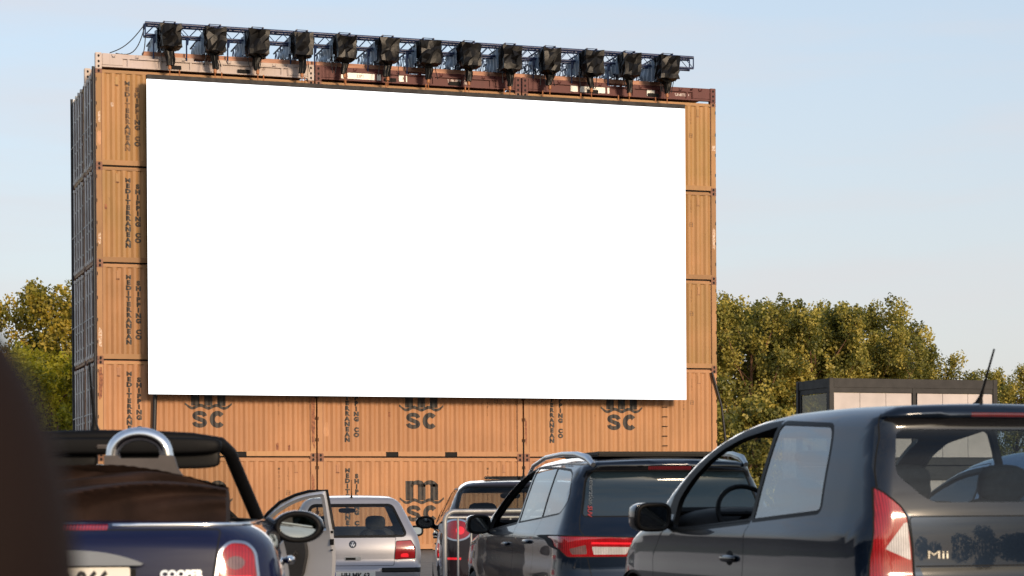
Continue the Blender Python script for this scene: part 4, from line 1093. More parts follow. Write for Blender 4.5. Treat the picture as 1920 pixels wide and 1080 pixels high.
def pchip_path(ctl, k):
    C_ = np.array(ctl, float); out = []
    for i in range(len(C_)-1):
        p0, p1, p2, p3 = C_[max(i-1, 0)], C_[i], C_[i+1], C_[min(i+2, len(C_)-1)]
        for q in range(k):
            t = q/k; out.append(tuple(.5*((2*p1) + (-p0+p2)*t + (2*p0-5*p1+4*p2-p3)*t*t + (-p0+3*p1-3*p2+p3)*t**3)))
    return out + [tuple(C_[-1])]
def mark_front(r, faded=False):
    word, word2 = 'MEDITERRANEAN', 'SHIPPING CO'
    fit = lambda ch: (1.28, .007) if ch == 'M' else (1.26, .0125)
    rows = [(ch, .86, 2.265 - i*.1475, .160, *fit(ch)) for i, ch in enumerate(word)]
    rows += [(ch, 1.125, 2.105 - i*.1475, .160, *fit(ch)) for i, ch in enumerate(word2) if ch != ' ']
    stencil(rows, 'lettering', 'lettering_fade' if faded else 'lettering', r)
    # emblem: a broad m standing on a wave above sc
    bm = bmesh.new(); X0 = 3.03
    def put(vs, fs):
        bv = [bm.verts.new((x, 0, z)) for x, z in vs]
        for f in fs:
            try: bm.faces.new([bv[i] for i in f])
            except ValueError: pass
    zt, zl = PITCH-.66, PITCH-1.21
    for x0 in (-.475, -.115, .245): 
        top = zt if x0 < -.4 else zt-.09
        put([(X0+x0, zl), (X0+x0+.23, zl), (X0+x0+.23, top), (X0+x0, top)], [(0,1,2,3)])
    for xc in (-.1225, .2375):   # arches springing from one leg to the next
        n = 12; vs = []
        for i in range(n+1):
            a = pi - pi*i/n; vs += [(X0+xc+.01+.2275*cos(a), zt-.17+.19*sin(a)), (X0+xc-.0525+.075*cos(a), zt-.17+.065*sin(a))]
        vs = [(x, z) for x, z in vs]; put(vs, [(2*i, 2*i+1, 2*i+3, 2*i+2) for i in range(n)])
    n = 48; vs = []
    for i in range(n+1):
        t = -1 + 2*i/n; z = zl - .035 - .038*cos(3*pi*t)*(1 if abs(t) < .99 else 1); z += .045*max(0, abs(t)-.86)/.14
        w = .078*(1 - .4*abs(t)**3); vs += [(X0+.66*t, z+w/2+.012), (X0+.66*t, z-w/2)]
    put(vs, [(2*i, 2*i+1, 2*i+3, 2*i+2) for i in range(n)])
    def stroke(pts, wd):
        P_ = np.array(pts, float); T_ = np.gradient(P_, axis=0); T_ /= np.linalg.norm(T_, axis=1, keepdims=True); Q = np.stack([-T_[:,1], T_[:,0]], 1)*wd/2
        vs = []
        for a_, b_ in zip(P_+Q, P_-Q): vs += [tuple(a_), tuple(b_)]
        put(vs, [(2*k, 2*k+1, 2*k+3, 2*k+2) for k in range(len(pts)-1)])
    zc = PITCH-1.585
    stroke([(X0 + .255 + .150*cos(t), zc + .168*sin(t)) for t in np.linspace(radians(38), radians(322), 30)], .135)
    ctl = [(.150,.085),(.125,.135),(.06,.168),(-.03,.172),(-.11,.150),(-.142,.098),(-.115,.048),(-.04,.016),(.05,-.014),(.122,-.05),(.145,-.100),(.108,-.150),(.03,-.172),(-.06,-.168),(-.128,-.132),(-.152,-.080)]
    cs = pchip_path(ctl, 3); stroke([(X0 - .245 + a_, zc + b_) for a_, b_ in cs], .115)
    wrap(bm, 'emblem', 'lettering_fade' if faded else 'lettering', r, .005)
    small = [(ch, CL-1.06, 2.31 - i*.108, .105, .9, .001) for i, ch in enumerate('MEDU5057013')] + [(ch, CL-.80, 2.31 - i*.095, .10, .9, .001) for i, ch in enumerate('22G1')]
    stencil(small, 'serial_lettering', 'lettering_pale', r)
    bm = bmesh.new()
    for x0, x1, z0, z1 in ((-.06,.06,1.70,1.712), (-.06,.06,1.588,1.60), (-.06,-.048,1.6,1.7), (.048,.06,1.6,1.7), (-.045,.045,1.635,1.645), (-.045,.045,1.66,1.67)):
        bv = [bm.verts.new((CL-.80+x, 0, z)) for x, z in ((x0,z0),(x1,z0),(x1,z1),(x0,z1))]; bm.faces.new(bv)
    wrap(bm, 'stamp', 'lettering_pale', r)

M['lettering_fade'] = mk('flaked black stencil paint', (.025, .02, .016), .6, var=.9, scale=7, col2=(.20, .10, .04))
proto_d = build_container(True); mark_front(proto_d)
proto = build_container(False); mark_front(proto)
proto_f = copy_tree(proto_d)
for ch in kids(proto_f):
    if ch.name.startswith(('lettering', 'emblem')): ch.data = ch.data.copy(); ch.data.materials[0] = M['lettering_fade']
proto_b = build_container(True)
GRP = 'ochre shipping containers stacked into a wall'
rowname = ['bottom row', 'second row up', 'middle row', 'fourth row up', 'top row']
colname = ['left column of the wall', 'central column of the wall', 'right column of the wall']
used = set()
for k in range(5):
    for j in range(3):
        src = proto if j else (proto_f if k == 4 else proto_d)
        o = src if src.name not in used else copy_tree(src); used.add(src.name)
        o.location = (j*BAY + .018, 0, k*PITCH + .0)
        tag(o, 'ochre container with black lettering, %s, %s' % (rowname[k], colname[j]), 'container', GRP)
    o = proto_b if k == 0 else copy_tree(proto_b)
    o.location = (.018, 4.98-CW, k*PITCH)
    tag(o, 'container with pale door bars, %s, behind the left column' % rowname[k], 'container', 'containers behind the left end of the wall')
ROWCOL = [(.355, .172, .082), (.345, .172, .077), (.315, .170, .066), (.31, .171, .062), (.30, .168, .058)]  # lower rows peachier: a reddish glow on the wall put into the paint
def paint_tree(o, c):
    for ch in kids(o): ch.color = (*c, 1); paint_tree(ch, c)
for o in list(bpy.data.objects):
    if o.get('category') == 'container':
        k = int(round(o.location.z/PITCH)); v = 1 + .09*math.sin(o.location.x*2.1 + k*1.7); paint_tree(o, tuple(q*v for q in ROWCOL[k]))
def blotch(o, mat, name, x0, x1, z0, z1, sheet_=True, seed=0):
    # thin ragged-edged film of rust or paint on the front
    rg = random.Random(seed); n = 22; pts = []
    for i in range(n):
        a = 2*pi*i/n; f = lambda v: (abs(v)**.5)*(1 if v > 0 else -1); k = rg.uniform(.72, 1.)
        pts.append(((x0+x1)/2 + (x1-x0)/2*f(cos(a))*k, (z0+z1)/2 + (z1-z0)/2*f(sin(a))*k))
    if sheet_:
        bm = bmesh.new(); bv = [bm.verts.new((a, 0, b)) for a, b in pts]; bm.faces.new(bv); q = wrap(bm, name, mat, o, .0025)
    else:
        m = MB(); m.add([(a, .0015, b) for a, b in pts], [tuple(range(n))]); m.build(name, mat, o, None, recalc=False)
BYROW = {}
for q in bpy.data.objects:
    if q.get('group') == GRP: BYROW[(int(round(q.location.z/PITCH)), int(round(q.location.x/BAY)))] = q
blotch(BYROW[(1,0)], 'rust', 'rust_patch', CL-.15, CL-.02, .2, 2.45, False, 1); blotch(BYROW[(1,0)], 'rust', 'rust_patch', .02, .15, 1.55, 2.48, False, 2)
blotch(BYROW[(4,0)], 'patch', 'paint_patch', .03, .15, .55, 1.0, False, 3); blotch(BYROW[(4,0)], 'scuff', 'scuff_mark', .40, .50, 1.62, 1.74, True, 4); blotch(BYROW[(4,0)], 'scuff', 'scuff_mark', .06, .13, 1.15, 1.5, False, 5)
blotch(BYROW[(3,0)], 'rust', 'rust_patch', .22, .30, 1.45, 1.62, True, 6); blotch(BYROW[(3,0)], 'scuff', 'scuff_mark', .04, .13, .5, .85, False, 7)
blotch(BYROW[(2,0)], 'scuff', 'scuff_mark', .03, .14, .3, .9, False, 8); blotch(BYROW[(0,1)], 'rust', 'rust_patch', .03, .10, .4, 1.1, False, 9)
blotch(BYROW[(1,1)], 'patch', 'paint_patch', .17, .34, .55, 1.0, True, 10); blotch(BYROW[(1,1)], 'rust', 'rust_patch', 2.05, 2.12, 1.15, 1.3, True, 11)
blotch(BYROW[(1,2)], 'rust', 'rust_patch', .03, .09, .3, 1.2, False, 12); blotch(BYROW[(4,2)], 'scuff', 'scuff_mark', CL-.14, CL-.02, 1.2, 1.4, False, 13); blotch(BYROW[(3,2)], 'scuff', 'scuff_mark', CL-.13, CL-.03, .9, 1.6, False, 14)
blotch(BYROW[(0,0)], 'rust', 'rust_patch', CL-.14, CL-.05, 1.2, 2.2, False, 15); blotch(BYROW[(1,0)], 'rust', 'rust_patch', 4.9, 5.0, .2, .42, True, 16); blotch(BYROW[(1,0)], 'rust', 'rust_patch', 5.25, 5.33, .18, .36, True, 17)
# ladder of dark rungs on the lower right container
o = [q for q in bpy.data.objects if q.get('label', '').startswith('ochre container') and 'second row' in q['label'] and 'right column' in q['label']][0]
for i in range(8):
    m = MB(); m.box((4.30,-.010,.35+i*.285), (4.46,.012,.375+i*.285)); m.build('rung', 'black_void', o, None)
HT = 5*PITCH

# ---------------------------------------------------------------- screen
SY = -.62
tl, br = on_wall(275.5, 147.5, SY), on_wall(1285.5, 749.5, SY)
tr, bl_ = on_wall(1285.5, 204.5, SY), on_wall(278, 739, SY)
sx0, sx1 = (tl[0]+bl_[0])/2, (tr[0]+br[0])/2; sz0, sz1 = (bl_[2]+br[2])/2, (tl[2]+tr[2])/2
scr = thing('cinema_screen', 'huge blank white open-air cinema screen hung on the container wall', 'screen', ((sx0+sx1)/2, SY, sz0))
w = (sx1-sx0)/2; h = sz1-sz0
m = MB(); m.add([(-w,0,0),(w,0,0),(w,0,h),(-w,0,h)], [(0,1,2,3)]); m.build('screen_surface', 'screen', scr, None, recalc=False)
m = MB(); m.box((-w+.01,.004,.01), (w-.01,.10,h-.01)); 
for x in np.linspace(-w+.4, w-.4, 14): m.box((x-.04,.10,.05), (x+.04,.58,.13)); m.box((x-.04,.10,h-.5), (x+.04,.58,h-.42)); m.box((x-.03,.10,.05), (x+.03,.16,h-.1))
m.build('screen_frame', 'rail', scr, None)
m = MB(); m.box((-w,-.02,h+.002), (w,.16,h+.125), .01); m.build('top_rail', 'rail', scr, 30)
for x in np.linspace(-w+.9, w-.9, 13):
    m = MB(); m.tube([(x,.06,h+.10),(x,.06,h+.30)], .018, 6); m.build('hanger', 'hook', scr, 50)

# ---------------------------------------------------------------- flat racks on top
def flat_rack(mat):
    r = thing('flat_rack', 'x', 'flat rack')
    b = MB()
    for y0, y1 in ((.0,.16), (CW-.16,CW)):
        b.box((.18,y0+.02,.30), (CL-.18,y1-.02,.345), .004); b.box((.18,y0+.07,.10), (CL-.18,y1-.07,.30)); b.box((.18,y0+.02,.06), (CL-.18,y1-.02,.10), .004)
        for x in np.linspace(.9, CL-.9, 6): b.box((x-.03,y0+.03,.10), (x+.03,y1-.03,.30))
        b.box((.18,y0+.015,.10), (.75,y1-.015,.43), .02); b.box((CL-.75,y0+.015,.10), (CL-.18,y1-.015,.43), .02)
    b.build('base_beam', mat, r, 30)
    d = MB(); d.box((.18,.16,.20), (CL-.18,CW-.16,.29)); d.build('deck', 'timber', r, None)
    for x0, x1 in ((.25,2.7), (CL-2.7,CL-.25)):
        e = MB(); e.box((x0,.15,.345), (x1,CW-.15,.42), .01)
        for y in (.18, CW-.30): e.box((x0-.02,y,.345), (x1+.02,y+.12,.46), .015)
        e.build('folded_end_wall', mat, r, 30)
    for x in (0, CL-.178):
        for y in (0, CW-.162):
            c = MB(); c.box((x,y,0), (x+.178,y+.162,.44), .012); c.mat(1)
            for z in (.07, .2, .35): c.add([(x+.089+.03*cos(2*pi*i/12), y-.003, z+.036*sin(2*pi*i/12)) for i in range(12)], [tuple(range(12))])
            c.build('corner_casting', [mat, 'black_void'], r, 30)
    for x in (2.0, 3.9):
        p = MB(); p.box((x,.012,.09), (x+.34,.018,.20)); p.build('fork_pocket', 'black_void', r, None)
    for x in np.linspace(.5, CL-.5, 9):
        lash = MB(); lash.tube([(x-.05,.0,.40),(x-.03,-.03,.34),(x+.03,-.03,.34),(x+.05,.0,.40)], .012, 6); lash.build('lashing_ring', mat, r, 50)
    return r
def rack_text(r, t, x, z=.205, size=.16, mat='lettering_white', plate_=None):
    if plate_:
        m = MB(); m.box((x-plate_/2,.045,z-.085), (x+plate_/2,.066,z+.085)); o = m.build('sticker', 'plate', r, None); vs, fs = text_geo(t, .11, .001, 1.); yy = .042; par = o; mt = 'lettering'
    else: vs, fs = text_geo(t, size, .004, 1.15); yy = .064; par = r; mt = mat
    m = MB(); m.add([(x+a, yy, z+b) for a, b in vs], fs); m.build('lettering', mt, par, None, recalc=False)
fr = []
for j, mat in enumerate(('white_rack', 'maroon', 'maroon')):
    o = flat_rack(mat); fr.append(o); o.location = (j*BAY + .018, 0, HT)
tag(fr[0], 'dull white folded flat rack on top of the wall at its left end', 'flat rack', 'folded flat racks on top of the wall')
tag(fr[1], 'maroon folded flat rack on top of the wall between the white one and another', 'flat rack', 'folded flat racks on top of the wall')
tag(fr[2], 'maroon folded flat rack at the right end of the wall top', 'flat rack', 'folded flat racks on top of the wall')
rack_text(fr[1], '22P1', 1.30, plate_=1.2); rack_text(fr[1], '3', 2.55, plate_=.24); rack_text(fr[1], 'UNITED', 4.2)
rack_text(fr[2], 'UNITED', 2.1, plate_=1.2); rack_text(fr[2], '1', 4.0, plate_=.24); rack_text(fr[2], 'UNITED', 5.0, size=.11)
TB = HT + .47
xs_t = [1.35, 6.2, 11.3, 16.95]
for j in range(3):
    o = thing('timber_beam', ['peach timber beam lying on the white flat rack', 'peach timber beam lying on the maroon flat rack next to the white one', 'peach timber beam lying on the right-end maroon flat rack'][j], 'beam', (0, .30, TB), 0, 'timber beams on the flat racks')
    m = MB(); m.box((xs_t[j]+.01,0,0), (xs_t[j+1]-.01,.28,.13), .006); m.build('beam', 'timber', o, 30)

# ---------------------------------------------------------------- roof truss, brackets, wrapped spotlights
TY = .10
a, b = on_wall(272, 42, TY), on_wall(1300, 109, TY)
za, zb_ = a[2], b[2]; zc = (za+zb_)/2
tr = thing('roof_truss', 'long dark blue lattice truss along the top of the container wall', 'truss', (a[0], TY, zc))
LT = b[0]-a[0]; TH, TW = .315, .30
m = MB()
for y in (0, TW):
    for z in (0, -TH): m.tube([(0,y,z),(LT,y,z)], .046 if z == 0 else .032, 8)
m.build('chord', 'truss', tr, 50)
m = MB(); n = int(LT/.30)
for i in range(n):
    x0, x1 = i*LT/n, (i+1)*LT/n
    for y in (0, TW): m.tube([(x0,y,0 if i % 2 else -TH),(x1,y,-TH if i % 2 else 0)], .011, 5)
    for z in (0, -TH): m.tube([(x0,0 if i % 2 else TW,z),(x1,TW if i % 2 else 0,z)], .010, 5)
for x in (0, LT):
    for y in (0, TW): m.tube([(x,y,0),(x,y,-TH)], .018, 6)
m.build('lacing', 'truss', tr, 50)
zbot = TB - zc
for u in (288, 350, 427, 545, 590, 690, 763, 1000, 1072, 1140):
    x = on_wall(u, 90, TY)[0]-a[0]; m = MB(); m.tube([(x,.02,-TH),(x,.02,zbot-.25)], .022, 6); m.tube([(x+.05,.02,-TH+.02),(x+.02,.02,-TH-.22)], .03, 6); m.build('post', 'truss', tr, 50)
ords = ['first', 'second', 'third', 'fourth', 'fifth', 'sixth', 'seventh', 'eighth', 'ninth', 'tenth', 'eleventh', 'twelfth', 'thirteenth']
lu = [318, 403, 483, 566, 646, 727, 803, 879, 956, 1031, 1109, 1180, 1251]

def bracket():
    r = thing('lattice_bracket', 'x', 'bracket')
    m = MB()
    y0, y1 = -.55, 2.5
    top = lambda y: -.02 - .02*(y-y0); bot = lambda y: -.40 - .02*(y-y0)
    for x in (-.15, .15):
        m.tube([(x,y0,top(y0)),(x,y1,top(y1))], .024, 7); m.tube([(x,y0,bot(y0)),(x,y1,bot(y1))], .022, 7)
    m.build('chord', 'truss', r, 50)
    m = MB(); n = 10
    for i in range(n):
        ya, yb = y0 + (y1-y0)*i/n, y0 + (y1-y0)*(i+1)/n
        for x in (-.15, .15):
            m.tube([(x,ya,top(ya) if i % 2 else bot(ya)),(x,yb,bot(yb) if i % 2 else top(yb))], .012, 5); m.tube([(x,ya,top(ya)),(x,ya,bot(ya))], .012, 5)
        m.tube([(-.15,ya,bot(ya)),(.15,yb,bot(yb))], .010, 5); m.tube([(-.15,ya,top(ya)),(.15,ya,top(ya))], .010, 5)
    m.build('lacing', 'truss', r, 50)
    m = MB()
    for x in (-.15, .15):
        m.tube([(x,y1-.05,bot(y1)),(x,y1-.05,-.72)], .022, 6); m.tube([(x,.35,bot(.35)),(x,.35,-.72)], .022, 6); m.tube([(x,.35,-.72),(x,y1-.05,-.72)], .022, 6)
        for i in range(6): m.tube([(x,.35+i*.35,-.72 if i % 2 else bot(.35+i*.35)),(x,.70+i*.35,bot(.7+i*.35) if i % 2 else -.72)], .011, 5)
    m.build('leg', 'truss', r, 50)
    return r

def wrapped_light(seed, back=1.6):
    rg = random.Random(seed); r = thing('wrapped_spotlight', 'x', 'spotlight')
    hw, hd, h0, h1 = .29 + rg.uniform(-.02, .025), .28, -.74 + rg.uniform(-.03, .04), -.10
    ph = [rg.uniform(0, 6.3) for _ in range(8)]; sag = rg.uniform(.02, .07); tw = rg.uniform(-.05, .05)
    bm = bmesh.new(); bmesh.ops.create_cube(bm, size=2); bmesh.ops.subdivide_edges(bm, edges=bm.edges, cuts=4, use_grid_fill=True)
    for v in bm.verts:
        x, y, z = v.co; t = (z+1)/2; ed = max(abs(x), abs(y))*.999
        taper = 1 - .10*(1-t) - .05*(1-abs(z))
        p = Vector((x*hw*taper + tw*(1-t), y*hd*taper, h0 + (h1-h0)*t - sag*(1-abs(x))*(t > .9)))
        cr = .012 if sum(abs(k) > .99 for k in (x, y, z)) > 1 else .030
        p += Vector((rg.gauss(0, cr), rg.gauss(0, cr), rg.gauss(0, cr)))
        if z < -.9: p.z -= .08*(1-abs(x))*(1-abs(y))*1.6
        v.co = p
    bmesh.ops.triangulate(bm, faces=bm.faces, quad_method='ALTERNATE')
    m = MB(); m.frombm(bm); m.build('wrapped_housing', 'bag', r, 14)
    # hanging sleeve round the hoist chain
    s = MB(); w0, w1 = .125 + rg.uniform(-.02, .03), .085 + rg.uniform(-.02, .02); z0, z1 = h0+.02, -1.17 + rg.uniform(-.05, .05)
    def sl(u, v):
        a_ = 2*pi*u; t = v; ww = w0*(1-t)**1.3 + w1*(1-(1-t)**1.3); rr = ww*(1 + .16*sin(5*a_+ph[4]) + .08*sin(8*t+3*a_+ph[5]))
        return (rr*cos(a_) + .03*sin(3*t+ph[6]), .05 + .75*rr*sin(a_), z0 + (z1-z0)*t)
    s.grid(sl, 28, 14); s.build('chain_sleeve', 'bag', r, 180)
    c = MB(); c.tube([(.01,.05,z1+.03),(.01,.05,z1-.10)], .045, 10); c.tube([(.01,.05,z1-.08),(.01,.05,z1-.28)], .014, 6); c.build('hoist_hook', 'hook', r, 50)
    # sheeting over the back of the housing, its pale sky sheen coloured in
    q = MB(); d0, d1 = .20, back + rg.uniform(-.25, .25); hl = rg.uniform(.46, .62)
    for sg in (-1, 1):
        q.grid(lambda u, v: (sg*(hw*.95 - .10*u + .028*sin(24*u + ph[7]) + .02*sin(11*u*v+ph[1])), d0 + (d1-d0)*u, h1 - .03 - .05*u - hl*v*(1 - .25*u) - .03*sin(14*u+ph[0])*v), 26, 8)
    q.grid(lambda u, v: ((-1+2*v)*(hw*.95 - .10*u), d0 + (d1-d0)*u, h1 - .03 - .05*u + .012*sin(20*u+5*v)), 20, 6)
    q.build('rear_sheet', 'bag_side', r, 180)
    # loose leads
    l = MB()
    for k in range(3):
        x = -.32 + .1*k + rg.uniform(-.05, .4); l.tube([(x,.1,-.35), (x+rg.uniform(-.08,.08),.12,-.7), (x+rg.uniform(-.1,.1),.1,-1.12)], .012, 5)
    l.build('lead', 'cable', r, 60)
    return r
bproto = None
for i, u in enumerate(lu):
    p = on_wall(u, 90, -.5)
    if bproto is None: bproto = bracket(); o = bproto
    else: o = copy_tree(bproto)
    o.location = (p[0], 0, zc-.05); tag(o, 'dark blue lattice bracket reaching back behind the wrapped spotlight %s from the left' % ords[i], 'bracket', 'lattice brackets on the wall top')
    o = wrapped_light(40+i, 2.3 - .075*i); o.location = (p[0], -.50, zc-.055)
    tag(o, 'spotlight wrapped in black plastic under the roof truss, %s from the left' % ords[i], 'spotlight', 'wrapped spotlights under the roof truss')

def cable(label, pts, r, name='cable', cat='cable', group=None, mat='cable'):
    o = MB(); o.tube(pts, r, 7); b = o.build(name, mat, None, 60); return tag(b, label, cat, group)
e0 = np.array([a[0]+.02, TY+.05, zc])
for k, (sag, lab) in enumerate(((.10, 'uppermost black cable sagging from the truss end to the white flat rack'), (.22, 'black cable sagging from the truss end between two others'), (.36, 'lowest black cable sagging from the truss end to the white flat rack'))):
    e1 = np.array([.45 + .16*k, .3, HT+.50])
    cable(lab, [tuple(e0*(1-t) + e1*t + np.array([.25*sin(pi*t)*k*.4, 0, -sag*sin(pi*t)*1.5])) for t in np.linspace(0, 1, 12)], .014, group='cables at the left truss end')
for y, lab in ((-.02, 'thick black cable running down the front left corner of the wall'), (5.0, 'thick black cable running down the rear left corner of the wall')):
    cable(lab, [(-.045 if y < 1 else -.015, y, .1 + i*1.31) for i in range(11)], .04)
pt = on_wall(292, 737, -.35); cable('black cable hanging down below the lower left corner of the screen', [(pt[0]+.02*sin(i), -.10, .05 + (pt[2]+.2)*i/8) for i in range(9)], .060)
p0, p1 = on_wall(1335, 698, -.06), on_wall(1353, 762, -.06)
cable('black cable slanting off the right end of the container wall', [tuple(p0), tuple(p1), (p1[0]+.5, -.06, .1)], .035)

# ---------------------------------------------------------------- ground
def gpatch(x0, x1, y0, y1, name, mat, dz=0., nx=24, ny=60):
    m = MB(); m.grid(lambda u, v: (x0 + (x1-x0)*u, y0 + (y1-y0)*v, ground_z(y0 + (y1-y0)*v) + dz - .02), nx, ny)
    o = m.build(name, mat, None, 180, recalc=False); return tag(o, kind='structure')
M['gravel'] = mk('gravelled parking ground', (.12, .105, .09), .9, var=.45, scale=3, bump=.5, bscale=60)
M['grass_far'] = mk('dry grass', (.10, .10, .045), .9, var=.5, scale=.4)
gpatch(-70, 80, -95, 40, 'parking_ground', 'gravel', 0., 30, 200)
m = MB(); R0 = 3000
m.add([(-R0,-R0,-.06),(R0,-R0,-.06),(R0,R0,-.06),(-R0,R0,-.06)], [(0,1,2,3)]); tag(m.build('ground', 'grass_far', None, None), kind='structure')

# ---------------------------------------------------------------- crowd barrier
q0, q1 = at(834, 1000, 21.3), at(1120, 1000, 21.55)
dv = q1[:2]-q0[:2]; Lb = 2.2; ang = math.atan2(dv[1], dv[0])
r = thing('crowd_barrier', 'galvanised steel crowd barrier with upright bars between the two dark cars', 'barrier', (q0[0], q0[1], ground_z(q0[1])), ang)
zt = 1.215 - ground_z(q0[1])
m = MB(); rd = .10
pts = [(0,0,.10), (0,0,zt-rd)] + [(rd-rd*cos(t), 0, zt-rd+rd*sin(t)) for t in np.linspace(.2, pi/2, 6)] + [(Lb-rd+rd*sin(t), 0, zt-rd+rd*cos(t)) for t in np.linspace(0, pi/2-.2, 6)] + [(Lb,0,zt-rd), (Lb,0,.10)]
m.tube(pts, .023, 10); m.tube([(0,0,.16),(Lb,0,.16)], .019, 8); m.tube([(.02,0,zt-.06),(Lb-.02,0,zt-.06)], .014, 8); m.build('tube_frame', 'barrier', r, 60)
for i in range(1, 17):
    m = MB(); x = i*Lb/17; m.tube([(x,0,.16),(x,0,zt-.06)], .0115, 7); m.build('bar', 'barrier', r, 60)
for x in (.12, Lb-.12):
    m = MB(); m.tube([(x,-.26,.015),(x,-.2,.10),(x,.2,.10),(x,.26,.015)], .016, 7); m.tube([(x,0,.10),(x,0,.17)], .016, 7); m.build('foot', 'barrier', r, 60)

# ---------------------------------------------------------------- office cabins
def cabin(label, loc, rot):
    r = thing('office_cabin', label, 'cabin', loc, rot, 'stacked office cabins')
    L, W, H = 6.06, 2.44, 2.78
    m = MB(); t = .16
    for x in (0, L-t):
        for y in (0, W-t): m.box((x,y,.0), (x+t,y+t,H-.0), .01)
    for y in (.012, W-t+.012): m.box((t,y,H-.30), (L-t,y+t-.024,H-.012), .008); m.box((t,y,.012), (L-t,y+t-.024,.24), .008)
    for x in (.012, L-t+.012): m.box((x,t,H-.30), (x+t-.024,W-t,H-.012), .008); m.box((x,t,.012), (x+t-.024,W-t,.24), .008)
    m.box((t,t,H-.10), (L-t,W-t,H-.03)); m.build('frame', 'anthracite', r, 30)
    m = MB(); m.box((t,.2,.10), (L-t,W-.2,.2)); m.build('floor', 'interior', r, None)
    m = MB(); m.box((L/2-.06,.02,.24), (L/2+.06,.14,H-.30), .006); m.box((t,.03,H-.46), (L/2-.06,.11,H-.30), .004); m.box((L/2+.06,.03,H-.46), (L-t,.11,H-.30), .004); m.build('window_frame', 'anthracite', r, 30)
    for half in range(2):
        x0 = t + .02 + half*(L/2 - .06); w_ = (L/2 - t - .10)/3
        for k in range(3):
            m = MB(); m.box((x0+k*w_+.008,.06,.26), (x0+(k+1)*w_-.008,.085,H-.47)); m.build('front_panel', 'panel_pale', r, None)
    m = MB(); m.box((.04,t,.24), (.09,.30,H-.30)); m.box((.04,W-.30,.24), (.09,W-t,H-.30)); m.box((.04,.30,H-.46), (.09,W-.30,H-.30)); m.build('end_wall', 'anthracite', r, None)
    for x in (.06, L-.08):
        m = MB(); m.box((x,.32,.26), (x+.012,W-.32,H-.48)); m.build('end_window', 'cabin_glass', r, None)
    m = MB(); m.box((3.6,W-.10,.24), (L-t,W-.07,H-.30)); m.build('rear_wall', 'panel_pale', r, None)
    m = MB(); m.box((L-.10,t,.24), (L-.085,W-t,.7)); m.build('sill_panel', 'anthracite', r, None)
    return r
cp = at(1556, 900, 69.5); crot = 0.
cz = (at(1556, 708, 69.5)[2])
ca = cabin('dark framed office cabin with pale front panels stacked on top of another', (cp[0], cp[1], cz-2.78), crot)
cb = copy_tree(ca); cb.location.z = cz-2*2.78-.02; cb['label'] = 'dark framed office cabin standing on the ground under the upper cabin'

# ---------------------------------------------------------------- trees
def leaf_cloud(name, clumps, per, size, mat, seed, up=.0):
    """clumps: (centre, radius, stretch_z, tint)"""
    rg = np.random.default_rng(seed); V = []; T = []
    for (c, rad, st, tint) in clumps:
        n = int(per*(rad/.45)**1.6) + 8
        d = rg.normal(size=(n, 3)); d /= np.linalg.norm(d, axis=1, keepdims=True)
        rr = rad*rg.uniform(.25, 1.08, n)**.6
        p = np.array(c) + d*rr[:, None]*np.array([1, 1, st])
        a = rg.normal(size=(n, 3)); a[:, 2] += up; a /= np.linalg.norm(a, axis=1, keepdims=True)
        b = np.cross(a, rg.normal(size=(n, 3))); b /= np.linalg.norm(b, axis=1, keepdims=True)
        s = size*rg.uniform(.65, 1.35, n)[:, None]
        q = np.stack([p - a*s*.6, p + b*s*.42, p + a*s*.75, p - b*s*.42], 1)
        V.append(q); T.append(np.clip(tint + rg.normal(0, .13, n), 0, 1))
    V = np.concatenate(V).reshape(-1, 3); T = np.concatenate(T); n = len(T)
    me = bpy.data.meshes.new(name); me.vertices.add(4*n); me.vertices.foreach_set('co', V.ravel())
    me.loops.add(4*n); me.loops.foreach_set('vertex_index', np.arange(4*n)); me.polygons.add(n); me.polygons.foreach_set('loop_start', np.arange(n)*4)
    me.materials.append(M[mat]); at_ = me.attributes.new('tint', 'FLOAT', 'FACE'); at_.data.foreach_set('value', T.astype(np.float32))
    me.update(calc_edges=True); me.validate(); return me

